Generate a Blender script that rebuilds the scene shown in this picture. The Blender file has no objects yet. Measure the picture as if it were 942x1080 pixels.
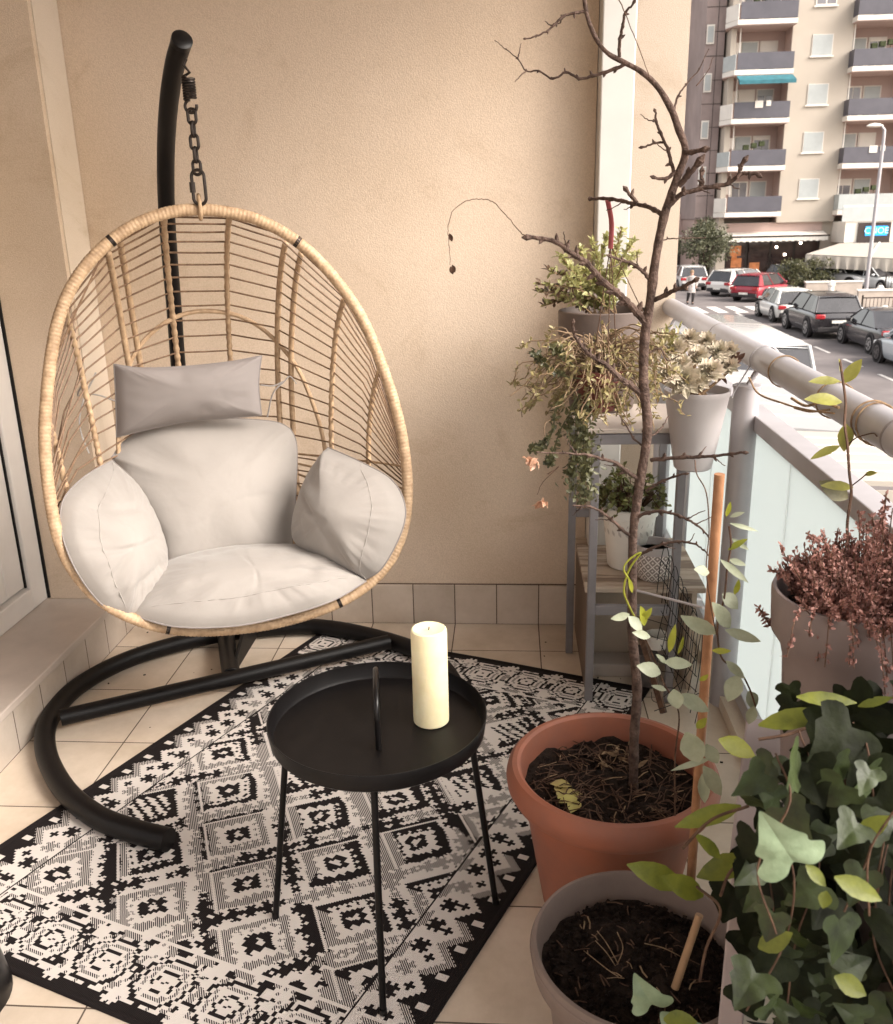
import bpy, math, random
import numpy as np
from mathutils import Vector, Matrix, noise
random.seed(7)
R = math.radians
scene = bpy.context.scene
col = scene.collection

# ------------------------------------------------------------------ camera
CAM_H, PITCH, YAW, ROLL, F = 1.45, R(18.0), R(4.2), R(1.3), 957.0
CF = Vector((-math.sin(YAW)*math.cos(PITCH), math.cos(YAW)*math.cos(PITCH), -math.sin(PITCH)))
cr = Vector((math.cos(YAW), math.sin(YAW), 0)); cu = cr.cross(CF)
CR = math.cos(ROLL)*cr - math.sin(ROLL)*cu
CU = math.sin(ROLL)*cr + math.cos(ROLL)*cu
CP = Vector((0, 0, CAM_H))
cd = bpy.data.cameras.new('camera'); cam = bpy.data.objects.new('camera', cd); col.objects.link(cam)
cam.matrix_world = Matrix(((CR.x, CU.x, -CF.x, CP.x), (CR.y, CU.y, -CF.y, CP.y), (CR.z, CU.z, -CF.z, CP.z), (0, 0, 0, 1)))
cd.sensor_fit = 'HORIZONTAL'; cd.sensor_width = 36; cd.lens = 36*F/942
cd.clip_start = 0.02; cd.clip_end = 1500
cd.dof.use_dof = True; cd.dof.focus_distance = 2.1; cd.dof.aperture_fstop = 13
scene.camera = cam
def ray(px, py): return CF + CR*((px-471)/F) - CU*((py-540)/F)
def at(px, py, Y):
    d = ray(px, py); return CP + d*(Y/d.y)
def atz(px, py, z=0.0):
    d = ray(px, py); return CP + d*((z-CAM_H)/d.z)

# ------------------------------------------------------------------ world, sun, exposure
EL, AZ = R(38), R(113)          # azimuth measured clockwise from +Y
w = bpy.data.worlds.new('World'); scene.world = w; w.use_nodes = True
nt = w.node_tree; nt.nodes.clear()
sky = nt.nodes.new('ShaderNodeTexSky'); sky.sky_type = 'NISHITA'; sky.sun_disc = False
sky.sun_elevation = EL; sky.sun_rotation = AZ; sky.dust_density = 4; sky.air_density = 1.0
hs = nt.nodes.new('ShaderNodeHueSaturation'); hs.inputs['Saturation'].default_value = 0.28
mx = nt.nodes.new('ShaderNodeMix'); mx.data_type = 'RGBA'; mx.blend_type = 'MULTIPLY'; mx.inputs[0].default_value = 1
mx.inputs[7].default_value = (1.0, 0.945, 0.89, 1)
bg = nt.nodes.new('ShaderNodeBackground'); bg.inputs[1].default_value = 0.15
wo = nt.nodes.new('ShaderNodeOutputWorld')
nt.links.new(sky.outputs[0], hs.inputs['Color']); nt.links.new(hs.outputs[0], mx.inputs[6])
nt.links.new(mx.outputs[2], bg.inputs[0]); nt.links.new(bg.outputs[0], wo.inputs[0])
sd = bpy.data.lights.new('sun', 'SUN'); sd.energy = .9; sd.angle = R(25); sd.color = (1.0, 0.96, 0.91)
sun = bpy.data.objects.new('sun', sd); col.objects.link(sun)
sv = Vector((math.sin(AZ)*math.cos(EL), math.cos(AZ)*math.cos(EL), math.sin(EL)))
sun.rotation_euler = sv.to_track_quat('Z', 'Y').to_euler()
vs = scene.view_settings; vs.view_transform = 'Standard'; vs.look = 'None'; vs.gamma = 1; vs.exposure = 1.78
scene.cycles.max_bounces = 8

# ------------------------------------------------------------------ materials
def s2l(c):
    return tuple(((v/255)/12.92 if v/255 <= .04045 else ((v/255+.055)/1.055)**2.4) for v in c)
def mat(name, c, rough=.6, var=.12, vs_=8.0, bump=0.0, bs=60.0, metal=0.0, c2=None, trans=0.0, spec=.4, sss=0.0, coat=0.0, detail=5, emit=None):
    m = bpy.data.materials.new(name); m.use_nodes = True; t = m.node_tree; b = t.nodes['Principled BSDF']
    if c2 is None: c2 = tuple(v*(1-var*1.6) for v in c)
    c1 = tuple(min(1, v*(1+var)) for v in c) if var and c2 is not None else c
    tc = t.nodes.new('ShaderNodeTexCoord')
    n = t.nodes.new('ShaderNodeTexNoise'); n.inputs['Scale'].default_value = vs_; n.inputs['Detail'].default_value = detail; n.inputs['Roughness'].default_value = .62
    t.links.new(tc.outputs['Object'], n.inputs['Vector'])
    rp = t.nodes.new('ShaderNodeValToRGB'); rp.color_ramp.elements[0].position = .32; rp.color_ramp.elements[1].position = .68
    rp.color_ramp.elements[0].color = (*c2, 1); rp.color_ramp.elements[1].color = (*c1, 1)
    t.links.new(n.outputs['Fac'], rp.inputs[0]); t.links.new(rp.outputs[0], b.inputs['Base Color'])
    b.inputs['Roughness'].default_value = rough; b.inputs['Metallic'].default_value = metal
    b.inputs['Specular IOR Level'].default_value = spec if rough < .79 else min(spec, .15)
    if trans: b.inputs['Transmission Weight'].default_value = trans
    if coat: b.inputs['Coat Weight'].default_value = coat
    if sss:
        b.inputs['Subsurface Weight'].default_value = sss; b.inputs['Subsurface Radius'].default_value = (.02, .012, .006)
    if emit: b.inputs['Emission Color'].default_value = (*emit[0], 1); b.inputs['Emission Strength'].default_value = emit[1]
    if bump:
        n2 = t.nodes.new('ShaderNodeTexNoise'); n2.inputs['Scale'].default_value = bs; n2.inputs['Detail'].default_value = 6
        t.links.new(tc.outputs['Object'], n2.inputs['Vector'])
        bp = t.nodes.new('ShaderNodeBump'); bp.inputs['Strength'].default_value = bump; bp.inputs['Distance'].default_value = .01
        t.links.new(n2.outputs['Fac'], bp.inputs['Height']); t.links.new(bp.outputs[0], b.inputs['Normal'])
    return m
def nodes(m): return m.node_tree, m.node_tree.nodes['Principled BSDF']

def stucco(name, c, grain=1.0):
    m = mat(name, c, rough=.92, var=.0, spec=.15)
    t, b = nodes(m)
    tc = t.nodes['Texture Coordinate']
    big = t.nodes.new('ShaderNodeTexNoise'); big.inputs['Scale'].default_value = 1.1; big.inputs['Detail'].default_value = 6
    fine = t.nodes.new('ShaderNodeTexNoise'); fine.inputs['Scale'].default_value = 260; fine.inputs['Detail'].default_value = 3
    for n in (big, fine): t.links.new(tc.outputs['Object'], n.inputs['Vector'])
    r1 = t.nodes.new('ShaderNodeValToRGB'); e = r1.color_ramp.elements
    e[0].position = .28; e[1].position = .6; e[0].color = (c[0]*.86, c[1]*.82, c[2]*.76, 1); e[1].color = (c[0]*1.05, c[1]*1.05, c[2]*1.06, 1)
    r2 = t.nodes.new('ShaderNodeValToRGB'); e = r2.color_ramp.elements
    e[0].position = .33; e[1].position = .62; e[0].color = (.80, .77, .74, 1); e[1].color = (1.04, 1.03, 1.02, 1)
    t.links.new(big.outputs['Fac'], r1.inputs[0]); t.links.new(fine.outputs['Fac'], r2.inputs[0])
    st = t.nodes.new('ShaderNodeTexNoise'); st.inputs['Scale'].default_value = 3.2; st.inputs['Detail'].default_value = 10; st.inputs['Roughness'].default_value = .75; st.inputs['Distortion'].default_value = .8
    t.links.new(tc.outputs['Object'], st.inputs['Vector'])
    rs_ = t.nodes.new('ShaderNodeValToRGB'); e = rs_.color_ramp.elements; e[0].position = .30; e[1].position = .46; e[0].color = (.80, .76, .70, 1); e[1].color = (1, 1, 1, 1)
    t.links.new(st.outputs['Fac'], rs_.inputs[0]); m0 = t.nodes.new('ShaderNodeMix'); m0.data_type = 'RGBA'; m0.blend_type = 'MULTIPLY'; m0.inputs[0].default_value = .7
    t.links.new(r1.outputs[0], m0.inputs[6]); t.links.new(rs_.outputs[0], m0.inputs[7])
    mm = t.nodes.new('ShaderNodeMix'); mm.data_type = 'RGBA'; mm.blend_type = 'MULTIPLY'; mm.inputs[0].default_value = .75*grain
    t.links.new(m0.outputs[2], mm.inputs[6]); t.links.new(r2.outputs[0], mm.inputs[7]); t.links.new(mm.outputs[2], b.inputs['Base Color'])
    bp = t.nodes.new('ShaderNodeBump'); bp.inputs['Strength'].default_value = .45*grain; bp.inputs['Distance'].default_value = .004
    t.links.new(fine.outputs['Fac'], bp.inputs['Height']); t.links.new(bp.outputs[0], b.inputs['Normal'])
    return m

def tiles(name, c, size, off=(0, 0), axes='xy', grout=(.11, .08, .06), gw=.004, offset=0.0):
    m = mat(name, c, rough=.38, var=0, spec=.4)
    t, b = nodes(m); tc = t.nodes['Texture Coordinate']
    sp = t.nodes.new('ShaderNodeSeparateXYZ'); t.links.new(tc.outputs['Object'], sp.inputs[0])
    cb = t.nodes.new('ShaderNodeCombineXYZ')
    ax = {'x': 0, 'y': 1, 'z': 2}
    for k in (0, 1):
        ad = t.nodes.new('ShaderNodeMath'); ad.operation = 'ADD'; ad.inputs[1].default_value = off[k]
        t.links.new(sp.outputs[ax[axes[k]]], ad.inputs[0]); t.links.new(ad.outputs[0], cb.inputs[k])
    br = t.nodes.new('ShaderNodeTexBrick'); br.offset = offset; br.squash = 1
    br.inputs['Scale'].default_value = 1; br.inputs['Brick Width'].default_value = size[0]; br.inputs['Row Height'].default_value = size[1]
    br.inputs['Mortar Size'].default_value = gw/2; br.inputs['Mortar Smooth'].default_value = .1; br.inputs['Bias'].default_value = 0
    br.inputs['Color1'].default_value = (*[v*.9 for v in c], 1); br.inputs['Color2'].default_value = (*[v*1.08 for v in c], 1); br.inputs['Mortar'].default_value = (*grout, 1)
    t.links.new(cb.outputs[0], br.inputs['Vector'])
    n = t.nodes.new('ShaderNodeTexNoise'); n.inputs['Scale'].default_value = 3; n.inputs['Detail'].default_value = 9; n.inputs['Roughness'].default_value = .7
    t.links.new(tc.outputs['Object'], n.inputs['Vector'])
    r = t.nodes.new('ShaderNodeValToRGB'); r.color_ramp.elements[0].position = .3; r.color_ramp.elements[1].position = .65
    r.color_ramp.elements[0].color = (.74, .70, .64, 1); r.color_ramp.elements[1].color = (1.05, 1.05, 1.05, 1)
    t.links.new(n.outputs['Fac'], r.inputs[0])
    mm = t.nodes.new('ShaderNodeMix'); mm.data_type = 'RGBA'; mm.blend_type = 'MULTIPLY'; mm.inputs[0].default_value = 1
    t.links.new(br.outputs['Color'], mm.inputs[6]); t.links.new(r.outputs[0], mm.inputs[7]); t.links.new(mm.outputs[2], b.inputs['Base Color'])
    bp = t.nodes.new('ShaderNodeBump'); bp.invert = True; bp.inputs['Strength'].default_value = .6; bp.inputs['Distance'].default_value = .002
    t.links.new(br.outputs['Fac'], bp.inputs['Height']); t.links.new(bp.outputs[0], b.inputs['Normal'])
    mr = t.nodes.new('ShaderNodeMapRange'); mr.inputs['To Min'].default_value = .3; mr.inputs['To Max'].default_value = .9
    t.links.new(br.outputs['Fac'], mr.inputs[0]); t.links.new(mr.outputs[0], b.inputs['Roughness'])
    return m

def leafmat(name, c, c2, rough=.45, tr=.25, vs_=25):
    m = mat(name, c, rough=rough, c2=c2, vs_=vs_, var=.1, spec=.45, bump=.15, bs=90)
    t, b = nodes(m); out = t.nodes['Material Output']
    tl = t.nodes.new('ShaderNodeBsdfTranslucent'); ms = t.nodes.new('ShaderNodeMixShader'); ms.inputs[0].default_value = tr
    t.links.new(t.nodes['Color Ramp'].outputs[0], tl.inputs[0])
    t.links.new(b.outputs[0], ms.inputs[1]); t.links.new(tl.outputs[0], ms.inputs[2]); t.links.new(ms.outputs[0], out.inputs[0])
    return m

# ------------------------------------------------------------------ mesh helpers
def frame_of(d):
    d = d.normalized(); a = Vector((0, 0, 1)) if abs(d.z) < .9 else Vector((1, 0, 0))
    x = d.cross(a).normalized(); return x, d.cross(x).normalized()
class MB:
    def __init__(s): s.v = []; s.f = []; s.mi = []; s.cur = 0
    def add(s, vs, fs):
        o = len(s.v); s.v += [tuple(v) for v in vs]; s.f += [tuple(i+o for i in f) for f in fs]; s.mi += [s.cur]*len(fs); return s
    def box(s, c, d, rz=0, M=None):
        x, y, z = d[0]/2, d[1]/2, d[2]/2; c = Vector(c)
        vs = [Vector((a*x, b*y, e*z)) for a in (-1, 1) for b in (-1, 1) for e in (-1, 1)]
        if M is None: M = Matrix.Rotation(rz, 3, 'Z')
        vs = [M @ v + c for v in vs]
        return s.add(vs, [(0, 1, 3, 2), (4, 6, 7, 5), (0, 4, 5, 1), (2, 3, 7, 6), (0, 2, 6, 4), (1, 5, 7, 3)])
    def bx(s, x0, x1, y0, y1, z0, z1): return s.box(((x0+x1)/2, (y0+y1)/2, (z0+z1)/2), (abs(x1-x0), abs(y1-y0), abs(z1-z0)))
    def tube(s, pts, r, n=10, closed=False, caps=True, flat=1.0):
        pts = [Vector(p) for p in pts]; N = len(pts)
        rs = r if isinstance(r, (list, tuple)) else [r]*N
        vs = []; x = None
        for i, p in enumerate(pts):
            if closed: d = pts[(i+1) % N]-pts[i-1]
            else: d = pts[min(i+1, N-1)]-pts[max(i-1, 0)]
            if d.length < 1e-9: d = Vector((0, 0, 1))
            d.normalize()
            if x is None: x, _ = frame_of(d)
            else:
                x = x - d*x.dot(d)
                if x.length < 1e-6: x, _ = frame_of(d)
                x.normalize()
            y = d.cross(x)
            for k in range(n):
                a = 2*math.pi*k/n; vs.append(p + x*(rs[i]*math.cos(a)) + y*(rs[i]*flat*math.sin(a)))
        fs = []
        for i in range(N if closed else N-1):
            j = (i+1) % N
            for k in range(n):
                l = (k+1) % n; fs.append((i*n+k, i*n+l, j*n+l, j*n+k))
        if not closed and caps: fs.append(tuple(range(n-1, -1, -1))); fs.append(tuple((N-1)*n+k for k in range(n)))
        return s.add(vs, fs)
    def lathe(s, prof, c=(0, 0, 0), n=48, jit=0):
        c = Vector(c); vs = []; fs = []
        for r, z in prof:
            for k in range(n):
                a = 2*math.pi*k/n; rr = r*(1+jit*math.sin(3*a+z*7)); vs.append(c+Vector((rr*math.cos(a), rr*math.sin(a), z)))
        for i in range(len(prof)-1):
            for k in range(n):
                l = (k+1) % n; fs.append((i*n+k, i*n+l, (i+1)*n+l, (i+1)*n+k))
        if prof[0][0] > 1e-6: fs.append(tuple(range(n-1, -1, -1)))
        if prof[-1][0] > 1e-6: fs.append(tuple((len(prof)-1)*n+k for k in range(n)))
        return s.add(vs, fs)
    def grid(s, P):    # P[i][j] points
        n, m = len(P), len(P[0]); vs = [p for row in P for p in row]
        return s.add(vs, [(i*m+j, i*m+j+1, (i+1)*m+j+1, (i+1)*m+j) for i in range(n-1) for j in range(m-1)])
    def prism(s, poly, ax, a, b):   # polygon in the plane across axis ax, extruded a..b
        def mk(u, v, t): return {'x': (t, u, v), 'y': (u, t, v), 'z': (u, v, t)}[ax]
        n = len(poly); vs = [mk(u, v, a) for u, v in poly]+[mk(u, v, b) for u, v in poly]
        return s.add(vs, [tuple(range(n))[::-1], tuple(range(n, 2*n))]+[(i, (i+1) % n, n+(i+1) % n, n+i) for i in range(n)])
    def leaf(s, p, d, nrm, L, W, fold=.15, curl=.15, shape=(.0, .75, 1.0, .72, .0)):
        d = d.normalized(); nrm = (nrm - d*nrm.dot(d))
        if nrm.length < 1e-4: nrm = frame_of(d)[0]
        nrm.normalize(); sd_ = d.cross(nrm); n = len(shape); rows = []
        for i, wv in enumerate(shape):
            t = i/(n-1); c = p + d*(L*t) - nrm*(curl*L*t*t)
            wv = max(wv, .03)
            rows.append([c - sd_*(W/2*wv) + nrm*(fold*W*wv), c, c + sd_*(W/2*wv) + nrm*(fold*W*wv)])
        return s.grid(rows)
    def build(s, name, m, parent=None, smooth=True, bevel=0, loc=None, auto=35):
        me = bpy.data.meshes.new(name)
        if loc is not None:
            L = Vector(loc); me.from_pydata([tuple(Vector(v)-L) for v in s.v], [], s.f)
        else: me.from_pydata(s.v, [], s.f)
        me.update(); o = bpy.data.objects.new(name, me); col.objects.link(o)
        if loc is not None: o.location = loc
        for x in (m if isinstance(m, (list, tuple)) else [m]): me.materials.append(x)
        if isinstance(m, (list, tuple)): me.polygons.foreach_set('material_index', s.mi)
        if smooth:
            me.polygons.foreach_set('use_smooth', [True]*len(me.polygons))
            if auto and hasattr(me, 'set_sharp_from_angle'): me.set_sharp_from_angle(angle=R(auto))
        if bevel:
            b = o.modifiers.new('bevel', 'BEVEL'); b.width = bevel; b.segments = 2; b.limit_method = 'ANGLE'
        if parent is not None:
            o.parent = parent
            if loc is None: o.matrix_parent_inverse = Matrix.Translation(parent.location).inverted() if parent.type == 'EMPTY' and parent.rotation_euler.z == 0 else parent.matrix_basis.inverted()
        return o
def tag(o, label=None, cat=None, group=None, kind=None):
    if label: o['label'] = label
    if cat: o['category'] = cat
    if group: o['group'] = group
    if kind: o['kind'] = kind
    return o
def empty(name, loc, label, cat, group=None):
    o = bpy.data.objects.new(name, None); o.empty_display_size = .1; col.objects.link(o); o.location = loc
    return tag(o, label, cat, group)
def copy_tree(o, parent=None):
    c = o.copy(); col.objects.link(c)
    if parent is not None: c.parent = parent
    for ch in list(o.children): copy_tree(ch, c)
    return c
def catmull(pts, k=6):
    pts = [Vector(p) for p in pts]; out = []
    P = [pts[0]*2-pts[1]]+pts+[pts[-1]*2-pts[-2]]
    for i in range(1, len(P)-2):
        for j in range(k):
            t = j/k; a, b, c, d = P[i-1], P[i], P[i+1], P[i+2]
            out.append(.5*((2*b)+(c-a)*t+(2*a-5*b+4*c-d)*t*t+(3*b-a-3*c+d)*t**3))
    out.append(pts[-1]); return out
def rnd(a, b): return random.uniform(a, b)
def rvec(s=1): return Vector((rnd(-s, s), rnd(-s, s), rnd(-s, s)))

# ------------------------------------------------------------------ shared materials
M = dict(
 wall=stucco('wall_stucco', (.63, .515, .405), .7),
 wall_pale=stucco('wall_pale', (.62, .54, .45), .4),
 farwall=stucco('far_wall_stucco', (.50, .42, .34), .8),
 white=mat('white_paint', (.56, .54, .51), rough=.5, var=.05, vs_=3),
 frame=mat('white_plastic', (.62, .58, .54), rough=.35, var=.05, vs_=3),
 greymetal=mat('grey_metal', (.38, .36, .37), rough=.38, var=.06, vs_=6, metal=.15),
 stand=mat('stand_grey', (.20, .185, .19), rough=.5, var=.1, vs_=12, metal=.2),
 black=mat('black_powder_metal', (.0045, .0035, .0035), rough=.45, var=.2, vs_=30, bump=.08, bs=700, spec=.22),
 blackgloss=mat('black_satin', (.006, .005, .005), rough=.32, var=.1, vs_=20, spec=.3),
 steel=mat('dark_steel', (.05, .04, .035), rough=.4, var=.2, vs_=60, metal=.8),
 rattan=mat('rattan', (.47, .33, .205), rough=.55, c2=(.33, .215, .125), var=.12, vs_=45, bump=.2, bs=120),
 wicker=mat('wicker', (.22, .135, .08), rough=.55, c2=(.12, .07, .04), vs_=60, bump=.2, bs=150),
 sill=mat('sill_marble', (.46, .395, .345), rough=.3, var=.1, vs_=4, bump=.03, bs=40),
 wax=mat('candle_wax', (.84, .76, .52), rough=.55, c2=(.80, .70, .44), var=.02, vs_=22, bump=.12, bs=55, sss=.3),
 terracotta=mat('terracotta', (.29, .095, .052), rough=.62, c2=(.22, .095, .066), vs_=6, bump=.05, bs=200),
 beige=mat('beige_pot', (.19, .14, .118), rough=.6, var=.1, vs_=7, bump=.05, bs=150),
 brownpot=mat('brown_pot', (.115, .085, .072), rough=.6, var=.12, vs_=8, bump=.05, bs=150),
 greypot=mat('grey_pot', (.42, .385, .38), rough=.45, var=.04, vs_=5),
 whitepot=mat('white_pot', (.76, .72, .66), rough=.45, var=.04, vs_=5),
 soil=mat('soil', (.030, .020, .015), rough=.95, c2=(.008, .005, .004), vs_=60, bump=1.0, bs=120),
 bark=mat('bark', (.12, .08, .064), rough=.85, c2=(.04, .026, .021), vs_=60, bump=.6, bs=160),
 twig=mat('twig', (.12, .07, .045), rough=.8, c2=(.05, .028, .02), vs_=60, bump=.3, bs=120),
 straw=mat('dry_straw', (.32, .22, .13), rough=.85, c2=(.16, .10, .06), vs_=80),
 wood=mat('stick_wood', (.36, .18, .09), rough=.6, c2=(.24, .11, .05), vs_=18, bump=.1, bs=80),
 waxleaf=leafmat('grey_green_leaf', (.40, .43, .31), (.28, .31, .21), tr=.2),
 ylleaf=leafmat('yellow_green_leaf', (.36, .36, .045), (.22, .25, .03), tr=.35),
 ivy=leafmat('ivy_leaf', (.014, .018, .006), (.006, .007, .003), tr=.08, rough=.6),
 ivypale=leafmat('ivy_pale', (.27, .34, .22), (.17, .23, .13), tr=.15),
 olive=leafmat('succulent_leaf', (.19, .19, .06), (.09, .10, .035), tr=.15),
 echev=leafmat('echeveria', (.55, .46, .37), (.36, .33, .23), tr=.12, rough=.6),
 heather=leafmat('heather', (.36, .18, .145), (.13, .06, .05), tr=.15, rough=.7),
 dead=leafmat('dry_leaf', (.55, .33, .22), (.40, .22, .14), tr=.3),
 fabric=None)
def fabric():
    m = mat('cushion_fabric', (.315, .288, .264), rough=.85, var=.02, vs_=5, spec=.2)
    t, b = nodes(m); tc = t.nodes['Texture Coordinate']
    b.inputs['Sheen Weight'].default_value = .25
    n1 = t.nodes.new('ShaderNodeTexNoise'); n1.inputs['Scale'].default_value = 6; n1.inputs['Detail'].default_value = 4; n1.inputs['Distortion'].default_value = .2
    n2 = t.nodes.new('ShaderNodeTexNoise'); n2.inputs['Scale'].default_value = 600
    for n in (n1, n2): t.links.new(tc.outputs['Object'], n.inputs['Vector'])
    b1 = t.nodes.new('ShaderNodeBump'); b1.inputs['Strength'].default_value = .3; b1.inputs['Distance'].default_value = .02
    b2 = t.nodes.new('ShaderNodeBump'); b2.inputs['Strength'].default_value = .12; b2.inputs['Distance'].default_value = .002
    t.links.new(n1.outputs['Fac'], b1.inputs['Height']); t.links.new(n2.outputs['Fac'], b2.inputs['Height'])
    t.links.new(b1.outputs[0], b2.inputs['Normal']); t.links.new(b2.outputs[0], b.inputs['Normal'])
    return m
M['fabric'] = fabric()
nodes(M['ivy'])[1].inputs['Specular IOR Level'].default_value = .12
M['fabric_dark'] = mat('pillow_fabric', (.26, .232, .22), rough=.85, var=.03, vs_=5, spec=.2, bump=.12, bs=9)

# ================================================================== SETTING: the balcony
ZG = -3.25
o = MB().bx(-1.42, .64, -2.2, 3.11, -.25, 0).bx(.27, .64, 3.11, 4.0, -.25, 0).build('balcony_floor', tiles('floor_tiles', (.62, .525, .43), (.31, .31), (.204+.31*10, -2.88+.31*20)), smooth=False)
tag(o, kind='structure')
o = MB().bx(.6405, .755, -2.2, 4.0, -.32, .04).build('slab_edge', M['wall_pale'], smooth=False); tag(o, kind='structure')
o = MB().bx(-1.8, .72, -2.3, 4.0, 2.62, 2.85).build('balcony_ceiling', M['white'], smooth=False); tag(o, kind='structure')

def wallthing(name, label, loc): return empty(name, loc, label, 'wall')
bw = wallthing('wall', 'sand coloured stucco back wall behind the hanging egg chair', (-.5, 3.11, 0))
MB().bx(-1.42, .27, 3.11, 3.4, .158, 2.62).build('stucco', M['wall'], bw, smooth=False)
MB().bx(-1.42, .27, 3.098, 3.4, 0, .155).build('skirting', tiles('skirting_tiles', (.56, .475, .40), (.155, .5), (.204+.155*20, 1), 'xz'), bw, smooth=False, bevel=.002)
MB().bx(-1.42, .27, 3.106, 3.2, .153, .1585).build('grout_line', mat('grout', (.12, .08, .06), rough=.95), bw, smooth=False)
o = empty('white_pilaster', (.32, 3.03, 0), 'narrow white boxed column closing the right end of the stucco wall', 'column')
MB().bx(.272, .372, 3.0, 3.42, 0.0, 2.62).build('casing', M['white'], o, smooth=False, bevel=.004)
fw = wallthing('wall', 'pale stucco party wall behind the bare tree, where the handrail ends', (.6, 4, 0))
MB().bx(.30, .70, 4.0, 4.5, ZG, 2.85).build('stucco', M['farwall'], fw, smooth=False)
lw = wallthing('wall', 'tan house wall left of the egg chair, around the glazed door', (-1.6, 2, 0))
MB().bx(-1.95, -1.42, 2.92, 3.4, .17, 2.62).build('stucco', M['wall'], lw, smooth=False)
MB().bx(-1.4195, -1.415, 2.94, 3.107, .17, 2.62).build('lit_side_strip', M['wall_pale'], lw, smooth=False)  # paler colour paints in the light caught by this side face
MB().bx(-2.1, -1.70, -2.2, .1, .17, 2.62).build('stucco', M['wall'], lw, smooth=False)
MB().bx(-2.1, -1.70, .1, 2.92, 2.3, 2.62).build('lintel', M['wall'], lw, smooth=False)
MB().bx(-1.95, -1.42, -2.2, 3.1, 0, .145).build('skirting', tiles('step_tiles', (.52, .45, .385), (.155, .5), (.12+.155*20, 1), 'yz'), lw, smooth=False)
o = MB().bx(-1.9, -1.402, -2.2, 2.918, .146, .172).build('door_sill', M['sill'], smooth=False, bevel=.004)
tag(o, 'long polished stone ledge under the glazed balcony door', 'sill')
# glazed door
dr = empty('balcony_door', (-1.70, 1.6, .172), 'white framed glazed balcony door at the left edge', 'door')
fr = MB()
X0, X1 = -1.74, -1.665
fr.bx(X0, X1, 2.82, 2.918, .173, 2.3).bx(X0, X1, .1, 2.82, .173, .25).bx(X0, X1, .1, 2.82, 2.2, 2.3).bx(X0, X1, .1, .2, .25, 2.2)
fr.build('door_frame', M['frame'], dr, smooth=False, bevel=.004)
sa = MB(); X0, X1 = -1.75, -1.682
sa.bx(X0, X1, 2.70, 2.812, .258, 2.19).bx(X0, X1, 1.45, 2.70, .258, .37).bx(X0, X1, 1.45, 2.70, 2.08, 2.19).bx(X0, X1, 1.40, 1.45, .258, 2.19)
sh = sa.build('sash', M['frame'], dr, smooth=False, bevel=.005)
MB().bx(-1.73, -1.722, 1.45, 2.70, .37, 2.08).build('pane', mat('door_glass', (.10, .055, .03), rough=.05, var=.3, vs_=2, spec=.8), sh, smooth=False)
MB().bx(-1.672, -1.669, 2.06, 2.62, .2, .206).build('gasket', M['black'], dr, smooth=False)
MB().bx(-1.684, -1.678, 2.812, 2.824, .255, 2.2).build('gasket', M['black'], dr, smooth=False)
MB().bx(-1.666, -1.655, 2.914, 2.921, .175, 2.3).build('gasket', M['black'], dr, smooth=False)

# railing
rl = empty('railing', (.68, 2, 0), 'grey metal balcony railing with round handrail and frosted glass panels', 'railing')
HX, HZ, HR = .685, 1.065, .036
pts = [(HX, y, HZ) for y in np.linspace(-2.0, 4.0, 40)]
MB().tube(pts, HR, 28).build('handrail', M['greymetal'], rl)
jm = mat('joint', (.25, .22, .21), rough=.5)
for y in (1.60, 3.05): MB().tube([(HX, y-.003, HZ), (HX, y+.003, HZ)], HR+.0012, 28).build('joint_ring', jm, rl)
MB().bx(.675, .735, -2.0, 3.99, .05, .10).build('bottom_rail', M['greymetal'], rl, smooth=False, bevel=.003)
MB().bx(.675, .735, -2.0, 3.99, .865, .91).build('mid_rail', M['greymetal'], rl, smooth=False, bevel=.003)
def post(y):
    p = MB().tube([(.655, y, 0.0), (.655, y, .985)], .036, 28).build('post', M['greymetal'], rl)
    MB().tube([(.655, y, .985), (.655, y, .991)], .0385, 28).tube([(.66, y+.005, .99), (HX, y+.01, HZ-.03)], .008, 8).build('post_cap', M['greymetal'], p)
for y in (2.545, 3.86, .35): post(y)
gm = mat('frosted_glass', (.54, .575, .575), rough=.35, var=.03, vs_=2, spec=.5)
t, b = nodes(gm); ou = t.nodes['Material Output']; tl = t.nodes.new('ShaderNodeBsdfTranslucent'); tl.inputs[0].default_value = (.56, .60, .60, 1)
ms = t.nodes.new('ShaderNodeMixShader'); ms.inputs[0].default_value = .75
t.links.new(b.outputs[0], ms.inputs[1]); t.links.new(tl.outputs[0], ms.inputs[2]); t.links.new(ms.outputs[0], ou.inputs[0])
for a, bb in ((-1.9, .98), (.99, 2.235), (2.245, 3.10), (3.115, 3.97)):
    MB().bx(.700, .708, a, bb, .101, .864).build('glass_panel', gm, rl, smooth=False)
MB().bx(.6405, .648, 3.20, 3.24, .04, .865).bx(.655, .70, 3.2, 3.23, .86, .9).build('bracket', M['greymetal'], rl, smooth=False)
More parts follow.
